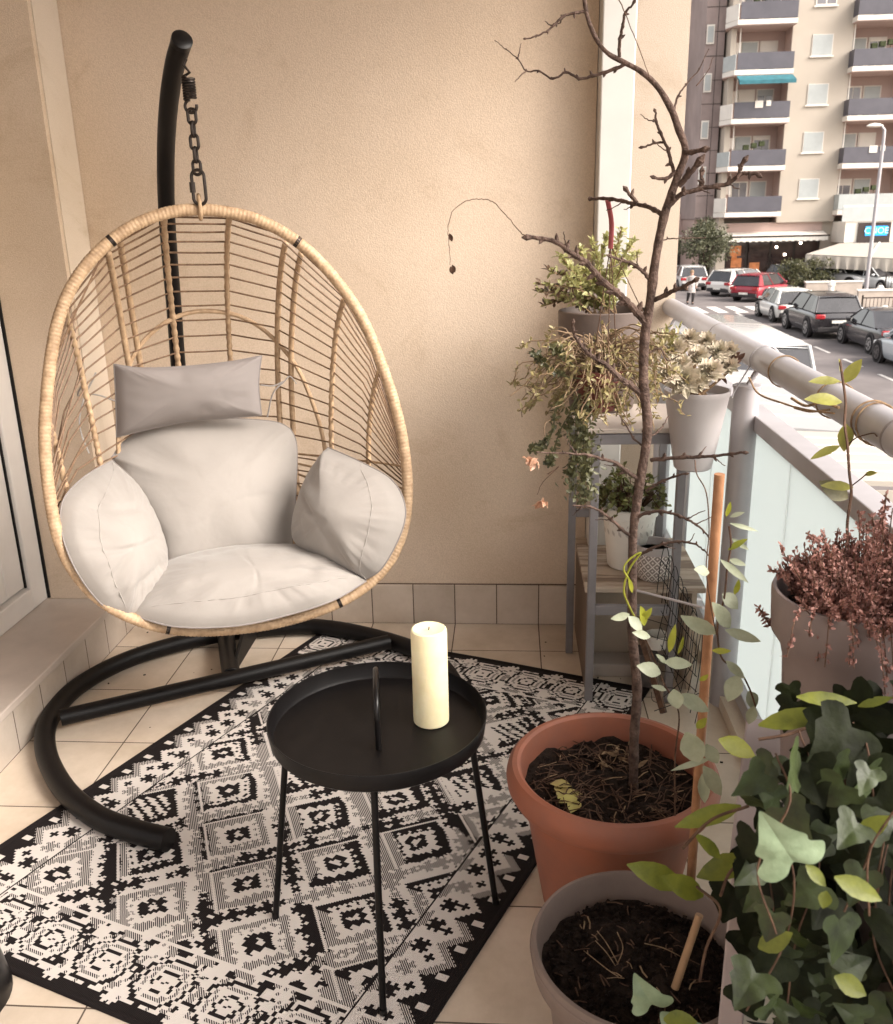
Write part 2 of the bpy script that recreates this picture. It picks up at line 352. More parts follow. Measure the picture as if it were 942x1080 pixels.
# ================================================================== RUG
RC = [Vector((-1.365, 1.532, 0)), Vector((-.207, 1.11, 0)), Vector((.447, 2.609, 0)), Vector((-.678, 3.034, 0))]
def make_rug():
    S = .004; NU, NV = 300, 410                      # stitches across 1.2 m and along 1.64 m
    nu, nv = NU//2, NV//2; P = 35; cx, cy = nu//2, nv//2
    I, J = np.meshgrid(np.arange(nu), np.arange(nv), indexing='ij')
    def H(a, b, k=0): return (((a & 1023)*73856093) ^ ((b & 1023)*19349663) ^ (k*83492791)) % 101/101.0
    a = (I-cx)+(J-cy); b = (I-cx)-(J-cy); A, B = a//P, b//P; p, q = a % P-9, b % P-9
    h, h2, h3 = H(A, B), H(A, B, 5), H(A, B, 9)
    dx, dy = (p-12.5)*.79, (q-12.5)*.79; r = np.maximum(abs(dx), abs(dy))
    r2 = r+np.where((I//2+J//2) % 2 == 1, .9, 0)
    lit = np.where(h < .4, dx+dy > -3, np.where(h < .7, dx-dy > -2, dx > -6))  # sides of each woven square that take the darker yarn tone
    tone = np.where(h2 < .72, 0, .5)
    val = np.ones((nu, nv))
    val = np.where((r2 > 6.3) & (r < 9.6), np.where(lit, tone, np.where(h3 < .75, .5, 1)), val)
    val = np.where((r2 <= 6.8) & (r2 > 3.9), 1, val)
    val = np.where((r2 <= 3.9) & (r2 > 1.7), np.where(h3 < .8, 0, .5), val)
    val = np.where(r2 <= 1.7, 1, val)
    val = np.where((h3 > .72) & (r2 <= 6.8) & (r2 > 2.4), np.where(((I+2*J) % 7) < 3, 0, 1), val)     # broken filling in some squares
    strip = (p < 0) | (q < 0)
    val = np.where(strip, 1, val)
    # dark woven band along two sides of the strips
    val = np.where(((a % P) >= 6) & ((a % P) <= 9) & (b % P > 8) & (H(A, B, 3) > .3), np.where(H(A, B, 4) > .45, 0, .5), val)
    val = np.where(((b % P) >= 7) & ((b % P) <= 9) & (a % P > 8) & (H(A, B, 7) > .45), np.where(H(A, B, 8) > .45, 0, .5), val)
    cross = ['01010', '11111', '01110', '11111', '01010']; cross2 = ['11011', '11111', '01110', '11111', '11011']; plus = ['010', '111', '010']
    def stamp(i0, j0, bm, v):
        hh = len(bm)//2
        for a_, row in enumerate(bm):
            for b_, c_ in enumerate(row):
                if c_ == '1':
                    i, j = i0+a_-hh, j0+b_-hh
                    if 0 <= i < nu and 0 <= j < nv: val[i, j] = v
    for A_ in range(-18, 19):
        for B_ in range(-18, 19):
            for t in range(6):
                for w_, (x, y) in enumerate(((A_*P+4, B_*P+4+t*5.9), (A_*P+4+t*5.9, B_*P+4))):
                    i = int((x+y)/2)+cx; j = int((x-y)/2)+cy
                    if 2 < i < nu-3 and 2 < j < nv-3:
                        k = H(A_, B_*7+t, w_)
                        stamp(i, j, cross if k > .25 else plus, 0 if H(A_, B_+t//3, 11+w_) > .38 else .5)
    eu = np.minimum(I, nu-1-I); ev = np.minimum(J, nv-1-J)
    tri = abs((J % 10)-5); stair = 2+(tri//2)*2+(tri % 2)
    bv = np.where(eu < stair+1, 0, np.where(eu < stair+4, np.where((J//10) % 3 > 0, .5, 0), 1))
    bv = np.where((eu >= 3) & (eu <= 5) & ((J % 10) <= 1), 1, bv)
    bv = np.where((eu > 16) & ((J+eu) % 12 < 6) & (eu < 19), .5, bv)
    val = np.where(eu < 19, bv, val)
    for k in range(0, nv, 10):
        for i in (10, nu-11): stamp(i, k+5, plus, 0)
    for k in range(0, nv, 8):
        for i in (14, nu-15): stamp(i, k, cross, [0, .5, 0, 0][(k//8) % 4])
    # end bands with nested octagons
    x = (I-cx) % 19-9; y = ev-12; d = np.maximum(np.maximum(abs(x), abs(y)), (abs(x)+abs(y))*.70)+np.where((I//2+J//2) % 2 == 1, .6, 0)
    lut = np.array([0, 1, 1, 0, 1, .5, 1, 0, 1, 1, 0, 0, 0, 0, 0, 0, 0, 0, 0, 0, 0, 0, 0, 0, 0, 0, 0, 0, 0, 0, 0, 0, 0])
    ov = lut[np.clip(d, 0, 30).astype(int)]; fill = np.where(((I//3+J//3) % 3) == 0, 1, np.where(((I//4+J//5) % 2) == 0, 0, .5))
    gv = np.where(d < 8.6, ov, fill)
    gv = np.where(ev < 4, 0, gv); gv = np.where((ev > 20), np.where((I+ev) % 12 < 6, .5, np.where((I-ev) % 9 < 4, 1, 0)), gv)
    gv = np.where(ev >= 23, 1, gv)
    val = np.where(ev < 24, gv, val)
    for k in range(cx % 19, nu, 19):
        for g in (4, 20): stamp(k, g, cross, 1); stamp(k, nv-1-g, cross, 1)
    big = np.repeat(np.repeat(val, 2, 0), 2, 1)
    rng = np.random.default_rng(3)
    # uneven weft: every row slips a stitch or two
    blk = rng.integers(2, 5, NV); jit = np.repeat(rng.integers(-1, 2, NV)*2, blk)[:NV]
    endj = np.minimum(np.arange(NV), NV-1-np.arange(NV)) < 46
    for j in range(NV):
        if jit[j]: big[40:-40, j] = np.roll(big[40:-40, j], int(jit[j])//2)
    k = rng.random(big.shape) < .015; sh = big.copy(); sh[1:, :][k[1:, :]] = big[:-1, :][k[1:, :]]; big = sh
    i2, j2 = np.meshgrid(np.arange(NU), np.arange(NV), indexing='ij'); a = (i2-cx*2)+(j2-cy*2); b = (i2-cx*2)-(j2-cy*2)
    inner = (eu.repeat(2, 0).repeat(2, 1) >= 20) & (ev.repeat(2, 0).repeat(2, 1) >= 25); inner = inner[:NU, :NV]
    ln_ = ((np.isin(a % 70, (18, 19))) & (b % 70 >= 18)) | ((np.isin(b % 70, (18, 19))) & (a % 70 >= 18))
    big = np.where(inner & ln_, 1, big)
    for i in (38, NU-39): big[i:i+1, :] = 0
    big[:5, :] = 0; big[-5:, :] = 0; big[:, :4] = 0; big[:, -4:] = 0
    ex = (RC[1]-RC[0]).normalized(); ey = (RC[3]-RC[0]).normalized(); O = RC[0]
    u = np.arange(NU+1)*S; v = np.arange(NV+1)*S
    U, V = np.meshgrid(u, v, indexing='ij')
    Z = .006+.0012*np.sin(U*9+V*3)*np.sin(V*7)
    Z = np.where((U < .012) | (U > u[-1]-.012) | (V < .012) | (V > v[-1]-.012), Z+.0025, Z)
    X = O.x+U*ex.x+V*ey.x; Y = O.y+U*ex.y+V*ey.y
    co = np.stack([X, Y, Z], -1).reshape(-1, 3)
    idx = np.arange((NU+1)*(NV+1)).reshape(NU+1, NV+1)
    top = np.stack([idx[:-1, :-1], idx[1:, :-1], idx[1:, 1:], idx[:-1, 1:]], -1).reshape(-1, 4)
    # hem: skirt down to the floor on the four sides
    b0 = np.concatenate([idx[:, 0], idx[-1, 1:], idx[::-1, -1][1:], idx[0, ::-1][1:-1]])
    low = co[b0].copy(); low[:, 2] = .001; n0 = len(co); co = np.concatenate([co, low])
    nb = len(b0); sk = np.array([[b0[k], n0+k, n0+(k+1) % nb, b0[(k+1) % nb]] for k in range(nb)])
    fs = np.concatenate([top, sk]); me = bpy.data.meshes.new('rug')
    me.vertices.add(len(co)); me.vertices.foreach_set('co', co.astype('f').ravel())
    me.loops.add(fs.size); me.loops.foreach_set('vertex_index', fs.astype('i').ravel())
    me.polygons.add(len(fs)); me.polygons.foreach_set('loop_start', np.arange(0, fs.size, 4, dtype='i')); 
    me.update(calc_edges=True); me.validate()
    ca = me.attributes.new('weave', 'FLOAT', 'CORNER')
    vals = np.concatenate([big.reshape(-1), np.zeros(nb)]); ca.data.foreach_set('value', np.repeat(vals, 4).astype('f'))
    uv = me.attributes.new('stitch', 'FLOAT_VECTOR', 'POINT')
    pc = np.zeros_like(co); pc[:n0, 0] = U.ravel(); pc[:n0, 1] = V.ravel(); uv.data.foreach_set('vector', pc.astype('f').ravel())
    m = mat('woven_rug', (.6, .55, .5), rough=.8, spec=.25); t, b = nodes(m)
    at_ = t.nodes.new('ShaderNodeAttribute'); at_.attribute_name = 'weave'
    st = t.nodes.new('ShaderNodeAttribute'); st.attribute_name = 'stitch'
    wv = t.nodes.new('ShaderNodeTexWave'); wv.wave_type = 'BANDS'; wv.bands_direction = 'DIAGONAL'; wv.inputs['Scale'].default_value = 110; wv.inputs['Distortion'].default_value = .6
    t.links.new(st.outputs['Vector'], wv.inputs['Vector'])
    # grey areas: thin alternating threads of black and white
    thr = t.nodes.new('ShaderNodeMath'); thr.operation = 'SUBTRACT'; thr.inputs[1].default_value = .5
    t.links.new(wv.outputs['Fac'], thr.inputs[0])
    ml = t.nodes.new('ShaderNodeMath'); ml.operation = 'MULTIPLY'
    ab = t.nodes.new('ShaderNodeMath'); ab.operation = 'COMPARE'; ab.inputs[1].default_value = .5; ab.inputs[2].default_value = .1
    t.links.new(at_.outputs['Fac'], ab.inputs[0]); t.links.new(thr.outputs[0], ml.inputs[0]); t.links.new(ab.outputs[0], ml.inputs[1])
    ad = t.nodes.new('ShaderNodeMath'); ad.operation = 'ADD'; t.links.new(at_.outputs['Fac'], ad.inputs[0]); t.links.new(ml.outputs[0], ad.inputs[1])
    rp = t.nodes.new('ShaderNodeValToRGB'); e = rp.color_ramp.elements
    e[0].position = .2; e[0].color = (.012, .009, .009, 1); e[1].position = .85; e[1].color = (.62, .57, .53, 1)
    x = e.new(.5); x.color = (.13, .115, .108, 1)
    t.links.new(ad.outputs[0], rp.inputs[0]); t.links.new(rp.outputs[0], b.inputs['Base Color'])
    n = t.nodes.new('ShaderNodeTexWave'); n.wave_type = 'BANDS'; n.inputs['Scale'].default_value = 80
    t.links.new(st.outputs['Vector'], n.inputs['Vector'])
    bp = t.nodes.new('ShaderNodeBump'); bp.inputs['Strength'].default_value = .4; bp.inputs['Distance'].default_value = .002
    t.links.new(n.outputs['Fac'], bp.inputs['Height']); t.links.new(bp.outputs[0], b.inputs['Normal'])
    me.materials.append(m); o = bpy.data.objects.new('outdoor_rug', me); col.objects.link(o)
    tag(o, 'black and white woven rug with diamond pattern lying on the floor tiles', 'rug')
make_rug()

# ================================================================== EGG CHAIR STAND
st = empty('chair_stand', (-.8, 2.4, 0), 'black tubular stand with curved arm and round base holding the egg chair', 'chair stand')
ring = [(178, 886, .034), (140, 876, .034), (100, 860, .034), (66, 830, .034), (48, 790, .034), (54, 755, .034), (88, 720, .034), (150, 690, .034), (240, 668, .034), (330, 661, .034), (400, 673, .034), (455, 694, .034)]
rp3 = [atz(x, y, z) for x, y, z in ring]+[Vector((-.17, 2.55, .034)), Vector((-.16, 2.34, .034))]
MB().tube(catmull(rp3, 8), .029, 20).build('base_ring', M['black'], st)
MB().tube([atz(64, 757, .05), atz(410, 677, .055)], .0255, 20).build('cross_bar', M['black'], st)
J = atz(245, 712, .055)
pole = [atz(237, 672, .05), at(210, 560, 2.93), at(196, 470, 2.92), at(188, 385, 2.87), at(184, 330, 2.84), at(179, 270, 2.77), at(175.5, 215, 2.68), at(175, 160, 2.57), at(178, 110, 2.44), at(184, 70, 2.34), at(192, 42, 2.27)]
MB().tube(catmull(pole, 8), .0235, 20).build('arm', M['black'], st)
cap = MB(); tip = catmull(pole, 8); d = (tip[-1]-tip[-2]).normalized()
cap.tube([tip[-1]-d*.012, tip[-1]+d*.002, tip[-1]+d*.006], [.0245, .0245, .018], 20); cap.build('end_cap', M['blackgloss'], st)
br = MB(); a = J; bq = atz(238, 669, .045); br.tube([a+Vector((.0, -.01, 0)), bq], .030, 16); br.prism([(a.y, .03), (bq.y+.01, .03), (bq.y+.01, .17), (bq.y-.02, .17)], 'x', a.x-.02, a.x-.008); br.tube([bq, bq+Vector((-.01, .005, .13))], .0285, 16)
br.build('bracket', M['black'], st, bevel=.003)
# chain: spring, links, carabiner
ch = empty('hanging_chain', at(212, 212, 2.28), 'dark steel chain with spring and carabiner between stand arm and chair', 'chain')
top, bot = at(196.5, 62, 2.285), at(211.5, 216, 2.285)
ax = (bot-top); Lc = ax.length; dn = ax.normalized(); sx, sy = frame_of(dn)
def cpt(f): return top+ax*f
mb = MB(); pts = []
for k in range(150):
    a = k/150*2*math.pi*8.5; pts.append(cpt(.12+.15*k/149)+sx*(.0135*math.cos(a))+sy*(.0135*math.sin(a)))
mb.tube(pts, .0030, 6)
mb.tube([cpt(0), cpt(.04)+sy*.008, cpt(.09)-sy*.005, cpt(.12)+sy*.0135], .0038, 8)
mb.tube([cpt(.27)+sy*.0135]+[cpt(.315)+sy*(.014*math.cos(a))+dn*(.014*math.sin(a)) for a in np.linspace(-1.4, 3.4, 16)], .0038, 8)
mb.build('spring', M['steel'], ch)
f0 = .345; ll = Lc*.098
for k in range(5):
    c = cpt(f0+.018+.088*k+.02); side = (sy if k % 2 == 0 else sx); hw = .0095; hl = ll/2-.001+.0015
    pts = [c+side*(hw*math.cos(a))+dn*((hl-hw)*(1 if math.sin(a) > 0 else -1)+hw*math.sin(a)) for a in np.linspace(0, 2*math.pi, 25)[:-1]]
    MB().tube(pts, .0040, 8, closed=True).build('link', M['steel'], ch)
c = cpt(.875); pts = [c+sy*(.0155*math.cos(a))+dn*(.024*(1 if math.sin(a) > 0 else -1)+.0155*math.sin(a)) for a in np.linspace(0, 2*math.pi, 33)[:-1]]
cb = MB().tube(pts, .0042, 8, closed=True).build('carabiner', M['steel'], ch)
MB().tube([c+sy*.0155-dn*.012, c+sy*.0155+dn*.012], .007, 10).build('screw_gate', M['steel'], cb)

# ================================================================== EGG CHAIR BASKET
A = R(22); T = R(11)
CC = at(232, 455, 2.2)
dv = Vector((math.sin(A), -math.cos(A), 0)); rv = Vector((math.cos(A), math.sin(A), 0))
uv_ = Vector((0, 0, 1))*math.cos(T)-dv*math.sin(T); nv_ = dv*math.cos(T)+Vector((0, 0, 1))*math.sin(T)
def onpl(px, py):
    d = ray(px, py); t = (CC-CP).dot(nv_)/d.dot(nv_); p = CP+d*t; q = p-CC; return q.dot(rv), q.dot(uv_)
rim = [(210, 221), (228, 222), (247, 225), (269, 230), (290, 240), (312, 253), (336, 274), (360, 302), (375, 323), (389, 349), (404, 388), (416, 424), (424, 457), (430, 500), (429, 545), (416, 588), (387, 619), (350, 640), (300, 656), (250, 664), (200, 666), (160, 660), (121, 644), (96, 625), (77, 602), (62, 572), (53, 530), (48, 485), (47, 455), (49, 420), (53, 381), (59, 345), (70, 312), (87, 284), (107, 262), (131, 243), (157, 230), (185, 222)]
rp2 = [Vector((*onpl(*p), 0)) for p in rim]
N = len(rp2); dense = []
for i in range(N):
    a, b, c, d = rp2[i-1], rp2[i], rp2[(i+1) % N], rp2[(i+2) % N]
    for j in range(24):
        t = j/24; dense.append(.5*((2*b)+(c-a)*t+(2*a-5*b+4*c-d)*t*t+(3*b-a-3*c+d)*t**3))
for _ in range(6): dense = [(dense[i-6]+dense[i]*2+dense[(i+6) % len(dense)])/4 for i in range(len(dense))]
def pl(x, y, dep=0): return CC+rv*x+uv_*y-nv_*dep
print('rim size', min(p.x for p in dense), max(p.x for p in dense), min(p.y for p in dense), max(p.y for p in dense))
C0 = Vector(((min(p.x for p in dense)+max(p.x for p in dense))/2, -.06, 0))
ang = np.array([math.atan2(p.y-C0.y, p.x-C0.x) for p in dense]); rad = np.array([(p-C0).length for p in dense])
od = np.argsort(ang); ang = ang[od]; rad = rad[od]
def Rr(th): return float(np.interp((th+math.pi) % (2*math.pi)-math.pi, ang, rad, period=2*math.pi))
DEP = .50
def shell(rho, th):
    r = Rr(th)*rho; dep = DEP*max(0, 1-rho**2.3)**.62
    return pl(C0.x+r*math.cos(th), C0.y+r*math.sin(th), dep)
def shell_xy(x, y):
    dx, dy = x-C0.x, y-C0.y; th = math.atan2(dy, dx); rho = math.hypot(dx, dy)/Rr(th)
    return shell(min(rho, 1), th) if rho <= 1.0001 else None
eg = empty('egg_chair', CC-Vector((0, 0, .5)), 'round rattan egg chair basket hanging on the chain in front of the stucco wall', 'hanging chair')
n = len(dense); pts = [pl(p.x, p.y) for p in dense]
# resample evenly for the wrapped look
cum = [0]
for i in range(n): cum.append(cum[-1]+(pts[(i+1) % n]-pts[i]).length)
NT = 1300; rs = []; k = 0
for i in range(NT):
    s = cum[-1]*i/NT
    while cum[k+1] < s: k += 1
    t = (s-cum[k])/(cum[k+1]-cum[k]); rs.append(pts[k].lerp(pts[(k+1) % n], t))
rad_ = [.0145*(1+(.035 if (i % 4) < 3 else -.05)+.02*noise.noise(Vector((i*.05, 0, 0)))) for i in range(NT)]
MB().tube(rs, rad_, 14, closed=True).build('rim', M['rattan'], eg, auto=0)
for (px, py) in ((118, 254), (314, 255), (178, 663), (358, 637)):
    x, y = onpl(px, py); i = min(range(NT), key=lambda i: (rs[i]-pl(x, y)).length)
    MB().tube([rs[i-2], rs[(i+2) % NT]], .0152, 14).build('joint_clip', M['steel'], eg)
x, y = onpl(211, 222); lp = pl(x, y)
MB().tube([lp+dv*(.020*math.cos(a))+Vector((0, 0, .008+.028*math.sin(a))) for a in np.linspace(0, 2*math.pi, 21)[:-1]], .005, 8, closed=True).build('hanging_loop', M['rattan'], eg)
# ribs: vertical slices of the shell
ribx = []
def rib(px, py, thick=.007, off=0.0, ymin=-.42, shrink=.12):
    x0, y0 = onpl(px, py); x0 += off; pts = []
    ytop = None
    for y in np.linspace(.62, ymin, 110):
        f = (y0-y)/.9; x = x0+(C0.x-x0)*shrink*max(0, f)
        p = shell_xy(x, y)
        if p is not None: pts.append(p)
    return pts, x0
ribs = [(66, 322, 0), (117, 256, -.011), (121, 253, .011), (173, 228, 0), (243, 226, 0), (309, 252, -.011), (316, 257, .011), (367, 318, 0), (404, 394, 0), (50, 450, 0)]
for (px, py, off) in ribs:
    pts, x0 = rib(px, py, off=off)
    if len(pts) < 6: continue
    # fine wrapped tube
    sm = []
    for i in range(len(pts)-1):
        for j in range(3): sm.append(pts[i].lerp(pts[i+1], j/3))
    dbl = off != 0
    MB().tube(sm, [(.0085 if dbl else .0078)*(1+(0 if dbl else .13*math.sin(i*.9))) for i in range(len(sm))], 8).build('rib', M['rattan'] if dbl else M['rattan'], eg, auto=0)
    if off <= 0: ribx.append(x0+off)
# thick inner hoop
hp = [shell(.66, th) for th in np.linspace(R(-12), R(192), 60)]
MB().tube(hp, .0065, 8).build('inner_hoop', M['rattan'], eg)
# wickers: straight pieces between the ribs
wk = MB(); ribx.sort()
def ytop(x):       # height of the rim above x, in the plane of the rim
    y = .75
    while y > -.45:
        if shell_xy(x, y) is not None: return y
        y -= .004
    return None
x_, yb_ = onpl(215, 475); x_, yc_ = onpl(215, 560); xs_all = sorted(ribx)
XL, XR = min(p.x for p in dense)+.004, max(p.x for p in dense)-.004
tops = {}
def wline(yf):
    poly = []; xs = [x for x in np.linspace(XL, XR, 150)]; last = None; keep = []
    for x in xs:
        if round(x, 4) not in tops: tops[round(x, 4)] = ytop(x)
        yt = tops[round(x, 4)]
        if yt is None or yt < yb_-.22: continue
        y = yf(x, yt); p = shell_xy(x, y)
        if p is None: continue
        keep.append((x, y, p))
    if len(keep) < 3: return
    out = [keep[0][2]]
    for i in range(1, len(keep)):
        for rx in xs_all:
            r0 = rx+(C0.x-rx)*.12*max(0, (.5-keep[i][1])/.9)
            if keep[i-1][0] < r0 <= keep[i][0]: out.append(keep[i][2]+rvec(.001))
    out.append(keep[-1][2])
    for a_, b_ in zip(out[:-1], out[1:]): wk.tube([a_, a_.lerp(b_, .5)+rvec(.0012), b_], .0025, 5)
ct = ytop(C0.x)
for k_ in range(17):
    ph = R(83-4.9*k_); y_c = C0.y+Rr(math.pi/2)*math.sin(ph); kk = (y_c-yc_)/(ct-yc_)
    if y_c < yb_: break
    wline(lambda x, yt: yc_+(yt-yc_)*kk)
kl = (yb_-yc_)/(ct-yc_)
for k_ in range(1, 7): wline(lambda x, yt: yc_+(yt-yc_)*kl-.040*k_)
wk.build('wicker_rods', M['wicker'], eg)
# lower shell rods under the cushions
lw_ = MB()
for th in np.linspace(R(190), R(350), 22):
    lw_.tube([shell(r_, th) for r_ in np.linspace(.12, 1, 12)], .0035, 6)
lw_.build('seat_rods', M['rattan'], eg)

# ================================================================== CUSHIONS
def pad(outline, Tf, Tb, facing, seed=0, wr=.010, corner=(), pw=2.6, K=8, lobes=7, cw_=1.0, rip=1.0):
    pts = [at(*p) for p in outline]; N = len(pts); out = []
    for i in range(N):
        a, b, c, d = pts[i-1], pts[i], pts[(i+1) % N], pts[(i+2) % N]
        if i in corner: a = b
        if (i+1) % N in corner: d = c
        for j in range(K):
            t = j/K; out.append(.5*((2*b)+(c-a)*t+(2*a-5*b+4*c-d)*t*t+(3*b-a-3*c+d)*t**3))
    c = sum(out, Vector())/len(out); f = Vector(facing).normalized(); NR = 26; M_ = len(out)
    off = Vector((seed*3.1, seed*1.7, 0)); osm = list(out)
    for _ in range(M_*2): osm = [(osm[i-2]+osm[i]*2+osm[(i+2) % M_])/4 for i in range(M_)]
    cs_idx = [k*K for k in corner]
    def pt(i, ring, sgn):
        rho = ring/NR; rr = 1-(1-rho)**1.0
        p = c.lerp(osm[i].lerp(out[i], rr**2.2), rr)
        th = max(0, 1-rr**pw)**.55
        w_ = noise.noise(p*7+off)*.55+noise.noise(p*15+off)*.12
        # folds running in from the seam and from the corners
        edge = max(0, (rr-.45)/.55); fold = math.sin(i/M_*2*math.pi*lobes+noise.noise(p*4+off)*2.5)*edge*edge*(1-rr)*3.0
        cn = 0
        for ci in cs_idx:
            dd = (p-out[ci]); L = dd.length
            if L < .17:
                ang_ = math.atan2(dd.dot(f.cross(Vector((0, 0, 1)) if abs(f.z) < .9 else Vector((1, 0, 0)))), dd.z if abs(f.z) < .8 else dd.y)
                cn += math.sin(ang_*7+seed+L*12)*((.17-L)/.17)**1.5*min(1, L/.03)*1.1
        # small puckers where the fabric is gathered along the seam, and a few long soft creases
        i_ = i/M_*2*math.pi
        puck = math.sin(i_*lobes*4.3+noise.noise(p*12+off)*4)*max(0, (rr-.72)/.28)**1.3*.85*(1-rr)**.35*rip
        cr_ = abs(noise.noise(Vector((p.x*3.2, p.y*3.2, p.z*9))+off)); cr2 = abs(noise.noise(Vector((p.x*9+p.z*4, p.y*5, p.z*5))-off)); crease = -max(0, .09-cr_)*6*min(1, rr*1.6)-max(0, .06-cr2)*5*min(1, rr*1.3)
        w_ += puck*1.1+crease*rip
        Tt = Tf if sgn > 0 else Tb
        return p+f*sgn*(Tt*th)+f*((wr*(w_+fold*.8+cn*.75*cw_))*min(1, (1-rr)*6))
    mb = MB(); vs = []; fs = []
    for sgn in (1, -1):
        base = len(vs); vs.append(pt(0, 0, sgn))
        for r_ in range(1, NR+1):
            for i in range(M_): vs.append(pt(i, r_, sgn))
        for i in range(M_):
            j = (i+1) % M_
            fs.append((base, base+1+i, base+1+j) if sgn > 0 else (base, base+1+j, base+1+i))
            for r_ in range(NR-1):
                a, b = base+1+r_*M_+i, base+1+r_*M_+j; e, g = base+1+(r_+1)*M_+j, base+1+(r_+1)*M_+i
                fs.append((a, g, e, b) if sgn > 0 else (a, b, e, g))
    mb.add(vs, fs); pad.last = (vs, M_, NR, N, K); return mb, out
cu_ = empty('chair_cushion', CC-Vector((0, .05, .38)), 'pale grey puffy four-pad cushion filling the egg chair', 'cushion')
FB = M['fabric']
def padobj(name, *a, label=None, front=None, **k):
    mb, out = pad(*a, **k); vs, M_, NR, N, K = pad.last
    if front:
        i0, i1, dep_ = front; pts = []; n_ = int((i1-i0)*K)
        for t_ in range(n_+1):
            i = (int(i0*K)+t_) % M_; ring = NR*(1-dep_*math.sin(math.pi*t_/n_)**.7); r0 = int(min(NR-1, ring)); fr_ = ring-r0
            pts.append(vs[1+(r0-1)*M_+i].lerp(vs[1+r0*M_+i], fr_))
        sm_ = [pts[0]]+[(pts[j-1]+pts[j]*2+pts[j+1])/4 for j in range(1, len(pts)-1)]+[pts[-1]]
        MB().tube(sm_, .0015, 6).build('piping', M['fabric'], cu_)
    o = mb.build(name, FB if 'head' not in name else M['fabric_dark'], cu_ if 'head' not in name else None, auto=0)
    if label: o['label'] = label
    MB().tube([p+Vector((0, 0, 0)) for p in out], .0022, 6, closed=True).build('seam', M['fabric_dark'], o)
    return o
padobj('back_pad', [(118, 482, 2.42), (134, 463, 2.48), (165, 447, 2.52), (215, 441, 2.56), (285, 444, 2.60), (306, 452, 2.60), (313, 470, 2.58), (312, 520, 2.52), (309, 560, 2.46), (300, 592, 2.40), (240, 606, 2.34), (180, 610, 2.28), (165, 560, 2.30), (135, 515, 2.36)], .11, .05, nv_, seed=1, rip=.35, wr=.011, corner=(0, 5), pw=2.8, lobes=9)
padobj('side_pad', [(118, 486, 2.32), (142, 508, 2.30), (163, 545, 2.26), (175, 585, 2.20), (170, 618, 2.14), (146, 646, 2.05), (130, 654, 2.02), (103, 633, 1.99), (79, 599, 1.98), (65, 560, 2.01), (67, 527, 2.07), (90, 502, 2.19)], .105, .06, (.80, -.52, .28), seed=2, wr=.016, corner=(0, 6), lobes=8, front=(6, 12, .24))
padobj('side_pad', [(346, 472, 2.46), (382, 488, 2.38), (413, 506, 2.32), (427, 532, 2.27), (424, 560, 2.24), (404, 598, 2.22), (386, 611, 2.23), (352, 596, 2.28), (316, 578, 2.34), (310, 555, 2.38), (318, 522, 2.44), (330, 494, 2.48)], (.125), .06, (-.35, -.85, .35), seed=5, wr=.014, corner=(0, 6), lobes=7, cw_=.6, front=(1, 6, .18))
padobj('seat_pad', [(138, 648, 2.03), (154, 620, 2.10), (176, 592, 2.22), (240, 578, 2.33), (310, 575, 2.38), (352, 582, 2.36), (380, 600, 2.28), (386, 613, 2.23), (354, 632, 2.14), (310, 647, 2.09), (250, 660, 2.04), (185, 661, 2.01)], .105, .06, (.12, -.66, .74), seed=8, wr=.018, corner=(0, 7), pw=2.4, lobes=9, front=(7, 12, .26))
hp_, out = pad([(120, 384, 2.44), (150, 388, 2.44), (200, 386, 2.47), (245, 381, 2.49), (276, 375, 2.51), (273, 405, 2.50), (276, 438, 2.51), (240, 441, 2.49), (200, 444, 2.47), (160, 452, 2.45), (123, 461, 2.43), (122, 420, 2.43)], .055, .035, nv_, seed=11, cw_=.25, rip=.5, wr=.008, corner=(0, 4, 6, 10), pw=3.2, lobes=6)
o = hp_.build('head_pillow', M['fabric_dark'], auto=0)
tag(o, 'taupe rectangular head pillow tied to the ribs at the top of the egg chair', 'pillow')
MB().tube(out, .002, 6, closed=True).build('seam', M['fabric_dark'], o)
tie = MB(); K1 = at(90, 415, 2.42)
tie.tube(catmull([at(122, 423, 2.43), at(105, 417, 2.42), K1]), .004, 6, flat=.5).tube(catmull([K1, at(97, 402, 2.41), at(101, 393, 2.41)]), .004, 6, flat=.5)
tie.tube(catmull([K1, at(82, 417, 2.42), at(86, 408, 2.40), K1]), .004, 6, flat=.5).tube(catmull([K1, at(84, 440, 2.40), at(86, 458, 2.40), at(94, 478, 2.40)]), .0035, 6, flat=.5)
tie.build('tie_ribbon', M['fabric'], o)
tie = MB(); K2 = at(300, 402, 2.55)
tie.tube(catmull([at(275, 406, 2.51), at(288, 407, 2.53), K2]), .004, 6, flat=.5).tube(catmull([K2, at(288, 415, 2.53), at(282, 440, 2.52)]), .004, 6, flat=.5).tube(catmull([K2, at(306, 397, 2.56), at(313, 405, 2.56)]), .0035, 6, flat=.5)
tie.build('tie_ribbon', M['fabric'], o)

